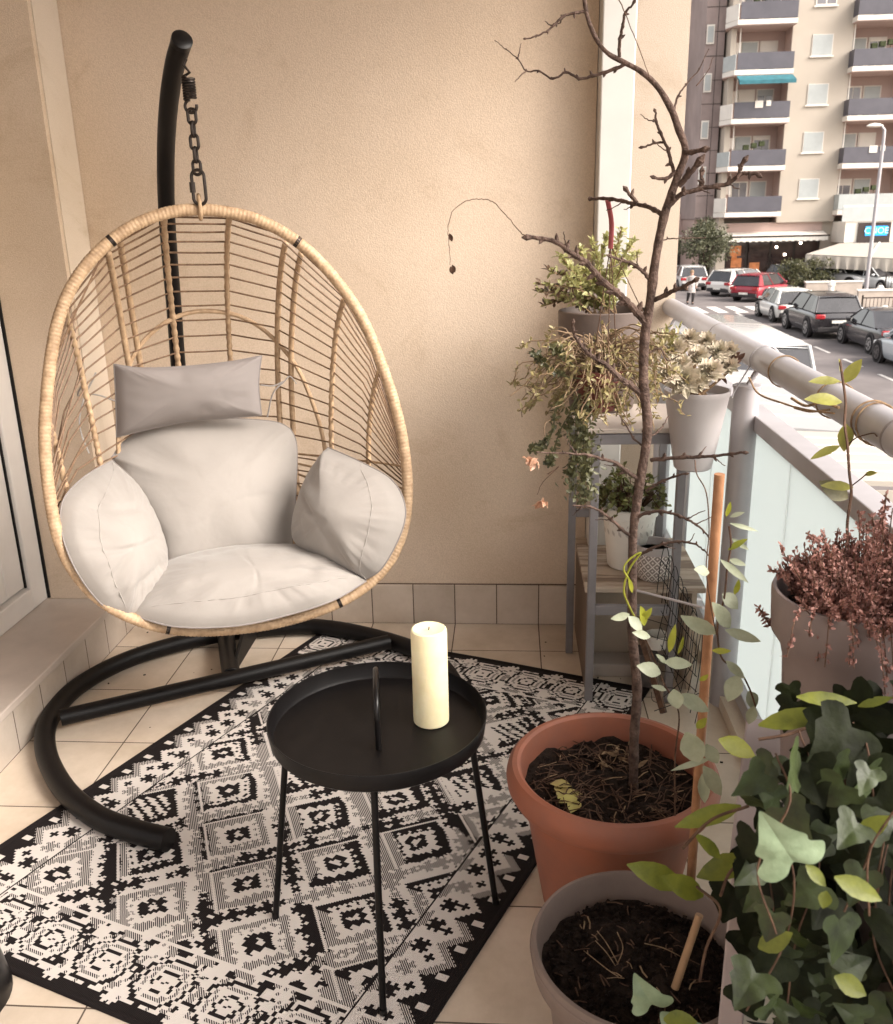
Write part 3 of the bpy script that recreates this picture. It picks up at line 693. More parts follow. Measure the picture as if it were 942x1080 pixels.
# ================================================================== TRAY TABLE AND CANDLE
TC = Vector((-.265, 1.592, 0))
tb = empty('tray_table', TC, 'low round black metal tray table with three thin legs standing on the rug', 'side table')
MB().lathe([(0, .472), (.198, .472), (.2085, .474), (.2125, .480), (.2165, .508), (.2185, .509), (.2195, .507), (.215, .474), (.207, .467), (0, .467)], TC, 96).build('tray', M['black'], tb)
hd = Vector((-.15, .988, 0)).normalized(); pts = []
pts = [TC-hd*.078+Vector((0, 0, .474)), TC-hd*.078+Vector((0, 0, .53)), TC-hd*.070+Vector((0, 0, .562)), TC-hd*.045+Vector((0, 0, .58)), TC+Vector((0, 0, .584)), TC+hd*.045+Vector((0, 0, .58)), TC+hd*.070+Vector((0, 0, .562)), TC+hd*.078+Vector((0, 0, .53)), TC+hd*.078+Vector((0, 0, .474))]
MB().tube(catmull(pts, 4), .0058, 12).build('handle', M['blackgloss'], tb)
for (fx, fy) in ((-.509, 1.577), (-.241, 1.338), (-.031, 1.640)):
    f_ = Vector((fx, fy, .008)); dd = Vector((fx-TC.x, fy-TC.y, 0)).normalized()
    tp = TC+dd*.185+Vector((0, 0, .466))
    lg = MB().tube([f_, tp], .0068, 12).build('leg', M['black'], tb)
    MB().tube([f_-Vector((0, 0, .0005)), f_+Vector((0, 0, .012))], .0078, 12).build('foot', M['blackgloss'], lg)
cn = Vector((-.160, 1.625, .473))
o = MB().lathe([(0, 0), (.0345, 0), (.0362, .002), (.0364, .01), (.0360, .1), (.0361, .198), (.0350, .2045), (.032, .2065), (.02, .2035), (.008, .2025), (0, .2025)], cn, 56, jit=.004).build('pillar_candle', M['wax'])
tag(o, 'tall cream pillar candle standing on the black tray table', 'candle')
MB().tube([cn+Vector((0, 0, .202)), cn+Vector((.001, 0, .209))], .0012, 6).build('wick', M['black'], o)
o = MB().lathe([(0, .002), (.11, .002), (.118, .012), (.112, .06), (.10, .14), (0, .15)], (-1.096, 1.318, 0), 40).build('stool_foot', M['blackgloss'])
tag(o, 'black rounded base cut off by the lower left corner, next to the rug', 'stool')
# ================================================================== STREET (ground floor level is 3.25 m below the balcony floor)
asph = mat('asphalt', (.17, .15, .145), rough=.85, var=.15, vs_=.6, bump=.2, bs=8)
pave = mat('paving', (.36, .31, .27), rough=.85, var=.1, vs_=.9, bump=.1, bs=5)
tag(MB().bx(-160, 260, -60, 330, ZG-.4, ZG-.12).build('ground', pave, smooth=False), kind='structure')
tag(MB().bx(-60, 14.0, -50, 66, ZG-.116, ZG).bx(14.0, 60, 45.5, 60.5, ZG-.116, ZG).build('road', asph, smooth=False), kind='structure')
tag(MB().bx(14.0, 60, 20, 45.5, ZG-.116, ZG+.12).bx(14, 60, 60.5, 90, ZG-.116, ZG+.12).build('pavement', pave, smooth=False), kind='structure')
tag(MB().bx(-14, 3.1, -40, 44, ZG-.1, ZG+.13).build('pavement', mat('terrace_paving', (.20, .18, .16), rough=.85, var=.1, vs_=.7), smooth=False), kind='structure')
pm = mat('road_paint', (.62, .58, .54), rough=.7, var=.1, vs_=3)
mk = MB()
for k in range(6): mk.bx(8.2+.95*k, 8.7+.95*k, 45.6, 48.6, ZG+.001, ZG+.004)
tag(mk.build('zebra_crossing', pm, smooth=False), kind='structure')
mk = MB()
for y in np.arange(20, 45, 3.0): mk.bx(10.85, 10.97, y, y+1.6, ZG+.001, ZG+.004)
for y in np.arange(8, 60, 6.5): mk.bx(8.0, 8.1, y, y+2.6, ZG+.001, ZG+.004)
tag(mk.build('parking_line', pm, smooth=False), kind='structure')
rp_ = MB()
for (x0, x1, y0, y1) in ((6.0, 8.6, 24, 31), (9.4, 10.5, 36, 44), (4.2, 6.4, 36, 40), (8.7, 10.3, 14, 19), (11.2, 13, 47, 48.6)): rp_.bx(x0, x1, y0, y1, ZG-.001, ZG+.0008)
tag(rp_.build('asphalt_patch', mat('patch', (.12, .108, .105), rough=.9, var=.2, vs_=2), smooth=False), kind='structure')
tag(MB().lathe([(0, 0), (.33, 0), (.33, .004), (0, .004)], (9.0, 33.5, ZG+.001), 24).build('manhole_cover', M['steel'], smooth=False), 'dark round manhole cover in the asphalt between the parked cars and the handrail', 'manhole cover')

# ---------------------------------------------------------------- apartment building
Y0 = 66.0; FZ = [1.75-.55+2.89*k for k in range(0, 8)]       # floor slab levels
cream = mat('facade_cream', (.46, .405, .34), rough=.9, var=.04, vs_=.3)
rose = mat('recess_plaster', (.48, .36, .32), rough=.9, var=.05, vs_=.4)
panel = mat('balcony_panel', (.095, .09, .105), rough=.5, var=.08, vs_=1.2)
glassd = mat('window_glass', (.20, .19, .20), rough=.12, var=.25, vs_=.8, spec=.7)
shut = mat('roller_shutter', (.40, .42, .41), rough=.6, var=.04, vs_=2)
wfr = mat('facade_white', (.72, .67, .60), rough=.6, var=.04, vs_=1)
dgreen = mat('balcony_green', (.06, .07, .035), rough=.9, var=.4, vs_=6)
ab = empty('apartment_building', (22, 66, ZG), 'tall cream apartment building with dark grey balcony panels across the street', 'building')
ZT = 25.0; Z1 = .62
wl = MB()
segs = [(14.2, 14.55), (18.05, 21.85), (25.9, 29.6), (33.3, 36)]
for a, b in segs: wl.bx(a, b, Y0, Y0+14, Z1, ZT)
for a, b in ((14.55, 18.05), (21.85, 25.9), (29.6, 33.3)): wl.bx(a, b, Y0+1.7, Y0+14, Z1, ZT)
wl.bx(14.2, 14.8, Y0+.05, Y0+14, ZG, Z1).bx(21.2, 36, Y0+.4, Y0+14, ZG, Z1)
wl.build('wall', cream, ab, smooth=False)
rw = MB()
for a, b in ((14.55, 18.05), (21.85, 25.9), (29.6, 33.3)): rw.bx(a, b, Y0+1.64, Y0+1.697, Z1+.2, ZT).bx(a, a+.01, Y0+.1, Y0+1.6, Z1+.2, ZT).bx(b-.01, b, Y0+.1, Y0+1.6, Z1+.2, ZT)
rw.build('recess_wall', rose, ab, smooth=False)
for f, z in enumerate(FZ):
    for c_, (a, b) in enumerate(((14.2, 18.05), (21.7, 25.9), (29.4, 33.4))):
        if c_ == 1 and f == 0: pass
        pj = .95
        if c_ == 0: poly = [(a+.15, Y0-pj), (b, Y0-pj), (b, Y0+1.63), (a-.0, Y0+1.63), (a-.35, Y0+.3)]
        else: poly = [(a, Y0-pj), (b, Y0-pj), (b, Y0+1.63), (a, Y0+1.63)]
        sl = MB().prism(poly, 'z', z-.16, z+.12).build('balcony_slab', wfr, ab, smooth=False)
        MB().prism([(x, y+.02) for x, y in poly], 'z', z-.20, z-.163).build('soffit', rose, sl, smooth=False)
        pn = MB(); z0, z1 = z+.16, z+1.12
        if c_ == 0:
            pn.bx(a+.3, b-.02, Y0-pj+.01, Y0-pj+.05, z0, z1).bx(b-.06, b-.02, Y0-pj+.05, Y0-.01, z0, z1)
            d0 = Vector((a-.33, Y0+.28, 0)); d1 = Vector((a+.2, Y0-pj+.04, 0)); mm = (d0+d1)/2; an = math.atan2(d1.y-d0.y, d1.x-d0.x)
            MB().box((mm.x, mm.y, z+.6), ((d1-d0).length, .04, .9), rz=an).build('side_panel', shut if f % 2 else wfr, ab, smooth=False)
        else: pn.bx(a+.02, b-.02, Y0-pj+.01, Y0-pj+.05, z0, z1).bx(a+.02, a+.06, Y0-pj+.05, Y0-.01, z0, z1)
        pn.build('balcony_panel', panel if not (c_ == 1 and f == 0) else shut, ab, smooth=False)
        # glazed doors at the back of the recess
        yb = Y0+1.63; x0 = (a+1.0 if c_ == 0 else a+.45)
        for q in range(2):
            xa = x0+q*1.25; wf = MB().bx(xa, xa+1.15, yb-.06, yb-.005, z+.13, z+2.15).build('window', wfr, ab, smooth=False)
            MB().bx(xa+.1, xa+.55, yb-.075, yb-.062, z+.3, z+2.05).bx(xa+.6, xa+1.05, yb-.075, yb-.062, z+.3, z+2.05).build('pane', glassd, wf, smooth=False)
            drop_ = [.0, .35, 1.7, .8, 1.2, .2, 1.7][(f*3+q*2+c_) % 7]
            if drop_: MB().bx(xa+.08, xa+1.07, yb-.095, yb-.078, z+2.07-drop_, z+2.08).build('shutter', shut if (f+q) % 2 else wfr, wf, smooth=False)
        if c_ == 0: MB().bx(a+.42, a+.9, Y0+.9, Y0+1.2, z+1.3, z+2.0).build('air_conditioner', wfr, ab, smooth=False, bevel=.03)
        MB().bx(a+.55 if c_ == 0 else a+.2, a+.62 if c_ == 0 else a+.27, Y0-.02, Y0+.05, z+.13, z+2.7).build('pipe', wfr, ab, smooth=False)
        if (f+c_) % 3 == 1:
            for q in range(3): MB().tube([(a+1.3+q*.5, Y0-.6, z+.3), (a+1.3+q*.5, Y0-.6, z+1.35+.12*q)], .02, 5).box((a+1.3+q*.5, Y0-.6, z+1.3+.1*q), (.34, .3, .3)).build('balcony_plant', dgreen, ab)
        if (f+c_) % 4 == 2: MB().bx(a+1.6, a+2.1, Y0-pj-.03, Y0-pj+.07, z+.75, z+1.18).bx(a+2.3, a+2.6, Y0-pj-.03, Y0-pj+.07, z+.85, z+1.18).build('laundry', wfr, ab, smooth=False)
    # middle windows
    zc = z+1.55; half = .62
    fr_ = MB().bx(19.32, 20.62, Y0-.05, Y0-.003, zc-half, zc+half).build('window', wfr, ab, smooth=False)
    if f == 4:
        for s in (0, 1): MB().bx(19.40+s*.62, 19.93+s*.62, Y0-.062, Y0-.052, zc-half+.08, zc+half-.08).build('pane', glassd, fr_, smooth=False)
    else: MB().bx(19.36, 20.58, Y0-.062, Y0-.052, zc-half+.04, zc+half-.03).build('shutter', shut, fr_, smooth=False)
    MB().bx(19.22, 20.72, Y0-.12, Y0-.052, zc-half-.1, zc-half-.004).build('sill', wfr, fr_, smooth=False)
    fr_ = MB().bx(27.0, 28.4, Y0-.05, Y0-.003, zc-half, zc+half).build('window', wfr, ab, smooth=False)
    MB().bx(27.06, 28.34, Y0-.062, Y0-.052, zc-half+.05, zc+half-.05).build('pane', glassd, fr_, smooth=False)
teal = mat('teal_awning', (.03, .14, .17), rough=.7, var=.15, vs_=3)
MB().prism([(Y0-1.0, FZ[3]-.22), (Y0-2.0, FZ[3]-.62), (Y0-2.0, FZ[3]-.84), (Y0-1.0, FZ[3]-.28)], 'x', 14.5, 18.0).build('awning', teal, ab, smooth=False)
# ground floor shop
dark = mat('shop_dark', (.035, .025, .022), rough=.35, var=.5, vs_=.5)
MB().bx(14.8, 21.2, Y0+.3, Y0+.5, -.3, Z1).build('fascia', rose, ab, smooth=False)
MB().bx(14.8, 21.2, Y0+2.6, Y0+2.7, ZG+.1, -.3).build('shop_back', dark, ab, smooth=False)
sf = MB().bx(14.81, 14.95, Y0+.35, Y0+.45, ZG+.12, -.3)
for x in (16.3, 17.9, 19.5, 21.1): sf.bx(x-.06, x+.06, Y0+.35, Y0+.45, ZG+.12, -.3)
sf.bx(14.95, 21.1, Y0+.35, Y0+.45, ZG+.12, ZG+.45)
sf = sf.build('shopfront', M['steel'], ab, smooth=False)
for x in (15.0, 16.4, 18.0, 19.6): MB().bx(x-.02, x+1.46-.02, Y0+.39, Y0+.41, ZG+.46, -.32).build('pane', mat('shop_glass', (.06, .04, .035), rough=.08, var=.4, vs_=.6, spec=.9), sf, smooth=False)
lampm = mat('shop_lamp', (.30, .11, .04), c2=(.08, .03, .01), vs_=2.5, emit=((1, .34, .12), .10))
for (x, z, s) in ((15.55, -1.2, .45), (15.65, -2.0, .42), (15.5, -1.65, .2), (16.9, -2.3, .40)):
    MB().box((x, Y0+.37, z), (s*1.7, .02, s*1.5)).build('lit_display', lampm, ab, smooth=False)
lw2 = mat('small_lamp', (1, .9, .8), emit=((1, .9, .75), 5))
for (x, z) in ((18.3, -1.0), (19.9, -.75), (18.9, -1.5)): MB().box((x, Y0+.36, z), (.14, .05, .14)).build('lamp', lw2, ab, smooth=False)
aw = empty('shop_awning', (18, Y0, -.2), 'narrow white awning with scalloped edge over the lit shopfront', 'awning')
MB().prism([(Y0+.28, .02), (Y0-.9, -.25), (Y0-.9, -.32), (Y0+.28, -.06)], 'x', 14.3, 21.3).build('canopy', wfr, aw, smooth=False)
sc = MB()
for k in range(35): sc.bx(14.3+k*.2, 14.49+k*.2, Y0-.91, Y0-.895, -.55-(.04 if k % 2 else 0), -.3)
sc.build('valance', wfr, aw, smooth=False); MB().bx(14.2, 21.4, Y0-.93, Y0-.85, -.30, -.2).build('front_bar', M['steel'], aw, smooth=False)
# cream canopy box with the sign and the big pale awning on the right
MB().bx(21.9, 30, Y0-2.2, Y0+.39, -.72, .60).build('terrace_box', wfr, ab, smooth=False)
MB().bx(21.6, 30, Y0-2.3, Y0-2.25, .62, 1.5).build('terrace_glazing', shut, ab, smooth=False)
MB().bx(21.6, 30, Y0-2.3, Y0-2.22, 1.51, 1.62).build('terrace_rail', wfr, ab, smooth=False)
sg = empty('shop_sign', (23.7, Y0-2.3, 0), 'dark shop sign with glowing blue letters above the big pale awning', 'sign')
MB().bx(22.7, 24.75, Y0-2.32, Y0-2.21, -.85, .52).build('sign_board', dark, sg, smooth=False)
bl = mat('blue_light', (.02, .25, .6), emit=((.02, .22, .6), .5))
MB().bx(23.15, 24.55, Y0-2.35, Y0-2.33, -.30, .30).build('blue_panel', bl, sg, smooth=False)
tx = bpy.data.curves.new('lettering', 'FONT'); tx.body = 'CNOE'; tx.size = .55; tx.extrude = .01; tx.align_x = 'CENTER'; tx.align_y = 'CENTER'
to = bpy.data.objects.new('lettering', tx); col.objects.link(to); to.location = (23.85, Y0-2.37, 0); to.rotation_euler = (R(90), 0, 0)
dg = bpy.context.evaluated_depsgraph_get(); dg.update(); me = bpy.data.meshes.new_from_object(to.evaluated_get(dg)); bpy.data.objects.remove(to)
lt = bpy.data.objects.new('lettering', me); col.objects.link(lt); me.transform(Matrix.Translation((23.85, Y0-2.37, 0)) @ Matrix.Rotation(R(90), 4, 'X'))
me.materials.clear(); me.materials.append(mat('letter_light', (.4, .8, 1), emit=((.2, .55, .8), .6))); lt.parent = sg; lt.matrix_parent_inverse = Matrix.Translation(sg.location).inverted()
can = mat('awning_canvas', (.38, .345, .30), rough=.8, var=.04, vs_=1.2)
ba = empty('terrace_awning', (24, 61, -1.5), 'big pale cream awning sloping down below the blue sign', 'awning')
A0, A1 = Vector((21.6, Y0-2.35, -.74)), Vector((31, Y0-2.35, -.74)); B0, B1 = at(850, 268, 58.0), at(948, 283, 55.0)+Vector((8, -1, 0))
dn_ = Vector((0, 0, -.06)); MB().add([A0, A1, B1, B0, A0+dn_, A1+dn_, B1+dn_, B0+dn_], [(0, 1, 2, 3), (4, 7, 6, 5), (0, 3, 7, 4), (1, 5, 6, 2), (0, 4, 5, 1)]).build('canopy', can, ba, smooth=False)
vm = MB(); vm.grid([[B0.lerp(B1, k/90)+Vector((0, -.02-.05*math.sin(k*1.7)*q, -.03-.30*q)) for q in (0, 1, 2.4)] for k in range(91)]); vm.build('valance', can, ba)
vm = MB(); vm.grid([[A0.lerp(B0, k/20)+Vector((-.02-.03*math.sin(k*1.9)*q, 0, -.03-.30*q)) for q in (0, 1, 2.4)] for k in range(21)]); vm.build('valance', can, ba)
MB().tube([A0.lerp(A1, .27)+Vector((0, 0, .01)), B0.lerp(B1, .27)+Vector((0, 0, .01))], .05, 6).tube([A0.lerp(A1, .55)+Vector((0, 0, .01)), B0.lerp(B1, .55)+Vector((0, 0, .01))], .05, 6).build('seam', wfr, ba)
for p_ in (B0+Vector((.2, .2, 0)), B1+Vector((-.2, .2, 0))): MB().tube([(p_.x, p_.y, ZG+.1), (p_.x, p_.y, p_.z-.1)], .05, 8).build('leg', M['greymetal'], ba)

# brown clad tower and glass block beside it
brn = mat('brown_cladding', (.33, .255, .235), rough=.6, var=.18, vs_=.25)
bt = empty('clad_tower', (13, 68, ZG), 'tall brown clad tower left of the cream apartment building', 'building')
MB().bx(12.8, 14.05, 67.2, 80, Z1+.3, 27).build('wall', brn, bt, smooth=False)
MB().bx(12.9, 13.9, 67.8, 80, ZG, Z1+.28).build('base', rose, bt, smooth=False)
MB().bx(13.35, 13.75, 67.7, 67.78, ZG+.1, -1).build('door', M['steel'], bt, smooth=False)
jn = MB()
for k in range(14): jn.bx(12.79, 14.06, 67.17, 67.199, 1.0+k*1.45, 1.03+k*1.45)
jn.bx(13.55, 13.58, 67.17, 67.199, .93, 27).build('cladding_joint', M['steel'], bt, smooth=False)
for k in range(8):
    z = 3.2+k*2.89; f_ = MB().bx(12.85, 13.35, 67.08, 67.16, z, z+1.15).build('window', wfr, bt, smooth=False)
    MB().bx(12.92, 13.28, 67.05, 67.075, z+.1, z+1.05).build('pane', shut, f_, smooth=False)
gb = empty('glass_block', (11, 75, ZG), 'pale glass fronted block seen as a thin strip beside the brown tower', 'building')
MB().bx(6.5, 12.9, 76, 90, ZG, 30).build('wall', mat('curtain_wall', (.45, .48, .48), rough=.2, var=.12, vs_=.15, spec=.7), gb, smooth=False)
mu = MB()
for k in range(22): mu.bx(6.5, 12.9, 75.9, 75.99, -2+k*1.45, -1.9+k*1.45)
for k in range(6): mu.bx(7.5+k*1.0, 7.58+k*1.0, 75.8, 75.89, ZG, 30)
mu.build('mullion', wfr, gb, smooth=False)
lowb = empty('corner_house', (10, 84, ZG), 'small distant shop front with dark opening behind the olive tree', 'building')
MB().bx(5, 14.2, 72.5, 75.5, ZG, 1.3).build('wall', rose, lowb, smooth=False)
MB().bx(9.5, 13.2, 72.4, 72.48, ZG, -.6).build('window', dark, lowb, smooth=False)
MB().bx(11.2, 12.3, 72.3, 72.39, -1.6, -.8).build('sign', wfr, lowb, smooth=False)
MB().bx(9, 13.4, 72.2, 72.39, -.55, -.2).build('fascia', wfr, lowb, smooth=False)
# far blocks that close the street on the right
fb = empty('far_house', (50, 80, ZG), 'plain pale house at the far right end of the street', 'building')
MB().bx(40, 70, 68, 90, ZG, 16).build('wall', cream, fb, smooth=False)
for k in range(5):
    for q in range(5):
        f_ = MB().bx(42+q*5, 43.4+q*5, 67.9, 67.99, .3+k*3, 1.7+k*3).build('window', wfr, fb, smooth=False)
        MB().bx(42.1+q*5, 43.3+q*5, 67.85, 67.89, .4+k*3, 1.6+k*3).build('pane', glassd, f_, smooth=False)

# ---------------------------------------------------------------- cars
tyre = mat('tyre', (.02, .018, .018), rough=.85); rimm = mat('wheel_rim', (.45, .43, .42), rough=.35, metal=.6)
rimd = mat('wheel_rim_dark', (.10, .09, .09), rough=.35, metal=.6)
tail = mat('tail_light', (.35, .02, .025), rough=.25, spec=.7); headm = mat('headlight', (.7, .7, .68), rough=.15, spec=.8)
cglass = mat('car_glass', (.028, .027, .03), rough=.06, spec=.9, var=.3, vs_=1); trim = mat('car_trim', (.03, .026, .026), rough=.6)
plate = mat('number_plate', (.7, .68, .62), rough=.5)
def paint(n, c): return mat('paint_'+n, c, rough=.22, var=.03, vs_=1, spec=.6, coat=.6)
def car(pt, loc, rz, label, kind='hatch', L=4.2, W=1.76, H=1.45, rim=rimm, group=None):
    e = empty('car' if kind != 'van' else 'van', (0, 0, 0), label, 'car' if kind != 'van' else 'van', group)
    belt = {'hatch': .86, 'suv': 1.0, 'sedan': .88, 'van': 1.15}[kind]*(H/1.45 if kind == 'hatch' else 1)
    hood = belt-.12 if kind != 'van' else belt+.05
    h = L/2; stn = []
    deck = {'hatch': belt, 'suv': belt, 'sedan': belt+.05, 'van': belt}[kind]
    prof = [(-h, .48, deck-.22), (-h+.05, .30, deck-.05), (-h+.22, .22, deck), (-h*.5, .20, belt), (0, .20, belt-.01), (h*.38, .20, belt-.02), (h*.55, .20, hood+.04), (h*.8, .22, hood-.04), (h-.12, .27, hood-.14), (h-.02, .36, hood-.26)]
    wf = [.80, .92, .97, 1, 1, 1, .99, .96, .86, .74]
    P = []
    for (x, zb, zt), k in zip(prof, wf):
        w2 = W/2*k; row = []
        for (a, b) in ((-.90, 0), (-.985, .22), (-1, .55), (-.975, .86), (-.90, 1.0), (-.5, 1.03), (0, 1.045), (.5, 1.03), (.90, 1.0), (.975, .86), (1, .55), (.985, .22), (.90, 0)):
            row.append(Vector((x, w2*a, zb+(zt-zb)*b)))
        P.append(row)
    b = MB().grid(P); n = 13
    b.f.append(tuple(range(n))); b.mi.append(0); b.f.append(tuple((len(P)-1)*n+k for k in range(n))[::-1]); b.mi.append(0)
    bo = b.build('body', pt, e, auto=40); s = bo.modifiers.new('smooth', 'SUBSURF'); s.levels = s.render_levels = 1
    cab = {'hatch': ((-h+.08, -h+.42), (h*.52, h*.14)), 'suv': ((-h+.10, -h+.45), (h*.5, h*.18)), 'sedan': ((-h*.72, -h*.36), (h*.5, h*.10)), 'van': ((-h+.03, -h+.06), (h*.80, h*.52))}[kind]
    (r0, r1), (f0, f1) = cab; zb = belt-.01; zt = H-.06; wb, wt = W/2*.93, W/2*(.74 if kind != 'van' else .86)
    g = MB(); q = [Vector((r0, -wb, zb)), Vector((f0, -wb, zb)), Vector((f0, wb, zb)), Vector((r0, wb, zb)), Vector((r1, -wt, zt)), Vector((f1, -wt, zt)), Vector((f1, wt, zt)), Vector((r1, wt, zt))]
    g.add(q, [(0, 1, 5, 4), (1, 2, 6, 5), (2, 3, 7, 6), (3, 0, 4, 7), (4, 5, 6, 7), (3, 2, 1, 0)])
    g.build('window', cglass, e, smooth=False)
    # roof with a crown
    Rf = []
    for x, lift in ((r1-.06, -.02), (r1+.1, .035), ((r1+f1)/2, .065), (f1-.12, .045), (f1+.05, -.01)):
        Rf.append([Vector((x, wt*a*1.03, zt+lift-.03*a*a*1.2+.0)) for a in (-1, -.8, -.4, 0, .4, .8, 1)])
    rf = MB().grid(Rf); rf.grid([[p-Vector((0, 0, .035)) for p in row] for row in Rf]); rf.build('roof', pt, e)
    pl_ = MB()
    for sy in (0, 1):
        a = [(0, 4), (1, 5)] if sy == 0 else [(3, 7), (2, 6)]
        for (i, j) in a: pl_.tube([q[i], q[j]], .035, 6)
        m0 = q[0 if sy == 0 else 3].lerp(q[1 if sy == 0 else 2], .50); m1 = q[4 if sy == 0 else 7].lerp(q[5 if sy == 0 else 6], .42); pl_.tube([m0, m1], .03, 6)
        if kind in ('hatch', 'suv'):
            c0, c1 = q[0 if sy == 0 else 3], q[1 if sy == 0 else 2]; d0, d1 = q[4 if sy == 0 else 7], q[5 if sy == 0 else 6]
            o_ = Vector((0, -.012 if sy == 0 else .012, .0)); pl_.add([c0+o_, c0.lerp(c1, .17)+o_, d0.lerp(d1, .10)+o_, d0+o_], [(0, 1, 2, 3)])
        if kind == 'van':
            c0, c1 = q[0 if sy == 0 else 3], q[1 if sy == 0 else 2]; d0, d1 = q[4 if sy == 0 else 7], q[5 if sy == 0 else 6]
            o_ = Vector((0, -.014 if sy == 0 else .014, .0)); pl_.add([c0+o_, c0.lerp(c1, .68)+o_, d0.lerp(d1, .82)+o_, d0+o_], [(0, 1, 2, 3)])
    pl_.build('pillar', pt, e)
    wr = .33 if kind != 'suv' else .37
    for x in (-h*.60, h*.64):
        for s_ in (-1, 1):
            MB().tube([(x, s_*(W/2-.10), wr), (x, s_*(W/2+.004), wr)], wr+.055, 24).build('wheel_arch', trim, e)
            w_ = MB().tube([(x, s_*(W/2-.22), wr), (x, s_*(W/2-.0), wr), (x, s_*(W/2+.012), wr)], [wr, wr, wr-.03], 24).build('wheel', tyre, e)
            MB().tube([(x, s_*(W/2+.0), wr), (x, s_*(W/2+.02), wr)], wr*.66, 16).build('rim', rim, w_)
            sp = MB()
            for k in range(5):
                a = k*2*math.pi/5; sp.box((x+math.cos(a+.6)*wr*.4, s_*(W/2+.022), wr+math.sin(a+.6)*wr*.4), (.07, .008, .13), M=Matrix.Rotation(-a, 3, 'Y'))
            sp.build('spoke_gap', trim, w_, smooth=False)
            if x < 0: MB().box((-h+.05, s_*(W/2-.24), deck-.16), (.16, .34, .17)).build('tail_light', tail, e, bevel=.03)
            else: MB().box((h-.10, s_*(W/2-.32), hood-.22), (.26, .30, .13)).build('headlight', headm, e, bevel=.03)
    for s_ in (-1, 1): MB().box((f0-.35, s_*(wb+.10), zb+.08), (.12, .18, .12)).build('mirror', pt, e, bevel=.03)
    MB().bx(-h-.03, -h+.14, -W*.42, W*.42, .26, .46).build('bumper', trim if kind in ('suv', 'hatch') else pt, e, bevel=.04)
    MB().bx(-h-.045, -h-.03, -.26, .26, (.60 if kind != 'hatch' else .40), (.71 if kind != 'hatch' else .51)).build('number_plate', plate, e, smooth=False)
    MB().bx(h-.10, h+.03, -W*.40, W*.40, .26, .46).build('bumper', pt, e, bevel=.04)
    e.location = (loc[0], loc[1], ZG+.005); e.rotation_euler = (0, 0, rz)
    return e
N_ = R(90)
grp = 'cars parked along the kerb'
car(paint('white', (.66, .64, .60)), (12.3, 42.6), N_, 'white square-backed hatchback parked directly behind the black estate car', 'hatch', 3.9, 1.7, 1.42, group=grp)
car(paint('black', (.022, .019, .021)), (12.28, 37.6), N_, 'black high sport utility car with white number plate, between white hatchback and low black saloon', 'suv', 4.45, 1.84, 1.62, group=grp)
car(paint('charcoal', (.030, .026, .028)), (12.95, 33.0), N_, 'low black saloon parked between the tall black car and the silver blue car', 'sedan', 4.4, 1.78, 1.42, group=grp)
car(paint('silverblue', (.42, .45, .47)), (12.55, 28.4), N_, 'silver blue car with dark wheels, cut off by the right edge of the photo', 'sedan', 4.5, 1.82, 1.42, rim=rimd, group=grp)
car(paint('red', (.25, .014, .028)), (13.9, 52.4), R(48), 'dark red hatchback standing beyond the zebra crossing', 'hatch', 4.2, 1.76, 1.46)
car(paint('offwhite', (.66, .63, .59)), (13.6, 55.8), R(38), 'white estate car standing right behind the red hatchback', 'hatch', 4.4, 1.8, 1.5)
car(paint('palegrey', (.60, .58, .56)), (11.35, 60.6), N_, 'white hatchback seen from behind beside the olive tree and pedestrian', 'hatch', 4.0, 1.75, 1.5)
car(paint('silver', (.52, .51, .50)), (20.3, 59.0), R(-60), 'silver people carrier parked facing the street under the big awning', 'suv', 4.4, 1.8, 1.65)
car(paint('white2', (.62, .62, .60)), (21.8, 57.2), R(-70), 'small pale saloon parked right of the silver people carrier behind the lamp post', 'sedan', 4.2, 1.75, 1.4)
car(paint('maroon', (.17, .035, .035)), (24.0, 57.5), R(-70), 'dark maroon car at the right edge under the awning', 'suv', 4.2, 1.8, 1.6)
car(paint('darkgrey', (.05, .045, .045)), (18.2, 60.0), R(-50), 'dark grey car half hidden by the round shrub in front of the shop', 'hatch', 4.2, 1.75, 1.45)
car(paint('vanwhite', (.52, .51, .49)), (4.35, 18.4), R(-90), 'white delivery van seen from above, parked just below the balcony handrail', 'van', 7.0, 2.2, 2.45)

# ---------------------------------------------------------------- pedestrian
px_, py_ = 9.58, 50.1
pe = empty('person', (px_, py_, ZG), 'person in a pale patterned coat and dark trousers crossing the road', 'person')
def skin(name, verts, edges, radii, m, parent, sub=2, flat=None):
    me = bpy.data.meshes.new(name); me.from_pydata(verts, edges, []); o = bpy.data.objects.new(name, me); col.objects.link(o)
    sk = o.modifiers.new('skin', 'SKIN'); s = o.modifiers.new('sub', 'SUBSURF'); s.levels = s.render_levels = sub
    for v, r_ in zip(me.skin_vertices[0].data, radii): v.radius = (r_, r_) if not isinstance(r_, tuple) else r_
    me.skin_vertices[0].data[0].use_root = True
    me.materials.append(m); o.parent = parent; return o
V = [(0, 0, .95), (0, 0, 1.15), (0, -.01, 1.38), (0, -.01, 1.50), (0, -.02, 1.58), (0, -.03, 1.68), (.10, 0, .90), (.11, -.12, .50), (.11, .02, .10), (.11, -.14, .05), (-.10, 0, .90), (-.11, .06, .50), (-.11, .30, .14), (-.11, .20, .05), (.20, 0, 1.40), (.25, .08, 1.13), (.25, -.08, .92), (-.20, 0, 1.40), (-.25, -.06, 1.13), (-.24, -.2, .95), (.245, -.12, .85), (-.235, -.27, .90)]
E_ = [(0, 1), (1, 2), (2, 3), (3, 4), (4, 5), (0, 6), (6, 7), (7, 8), (8, 9), (0, 10), (10, 11), (11, 12), (12, 13), (2, 14), (14, 15), (15, 16), (2, 17), (17, 18), (18, 19), (16, 20), (19, 21)]
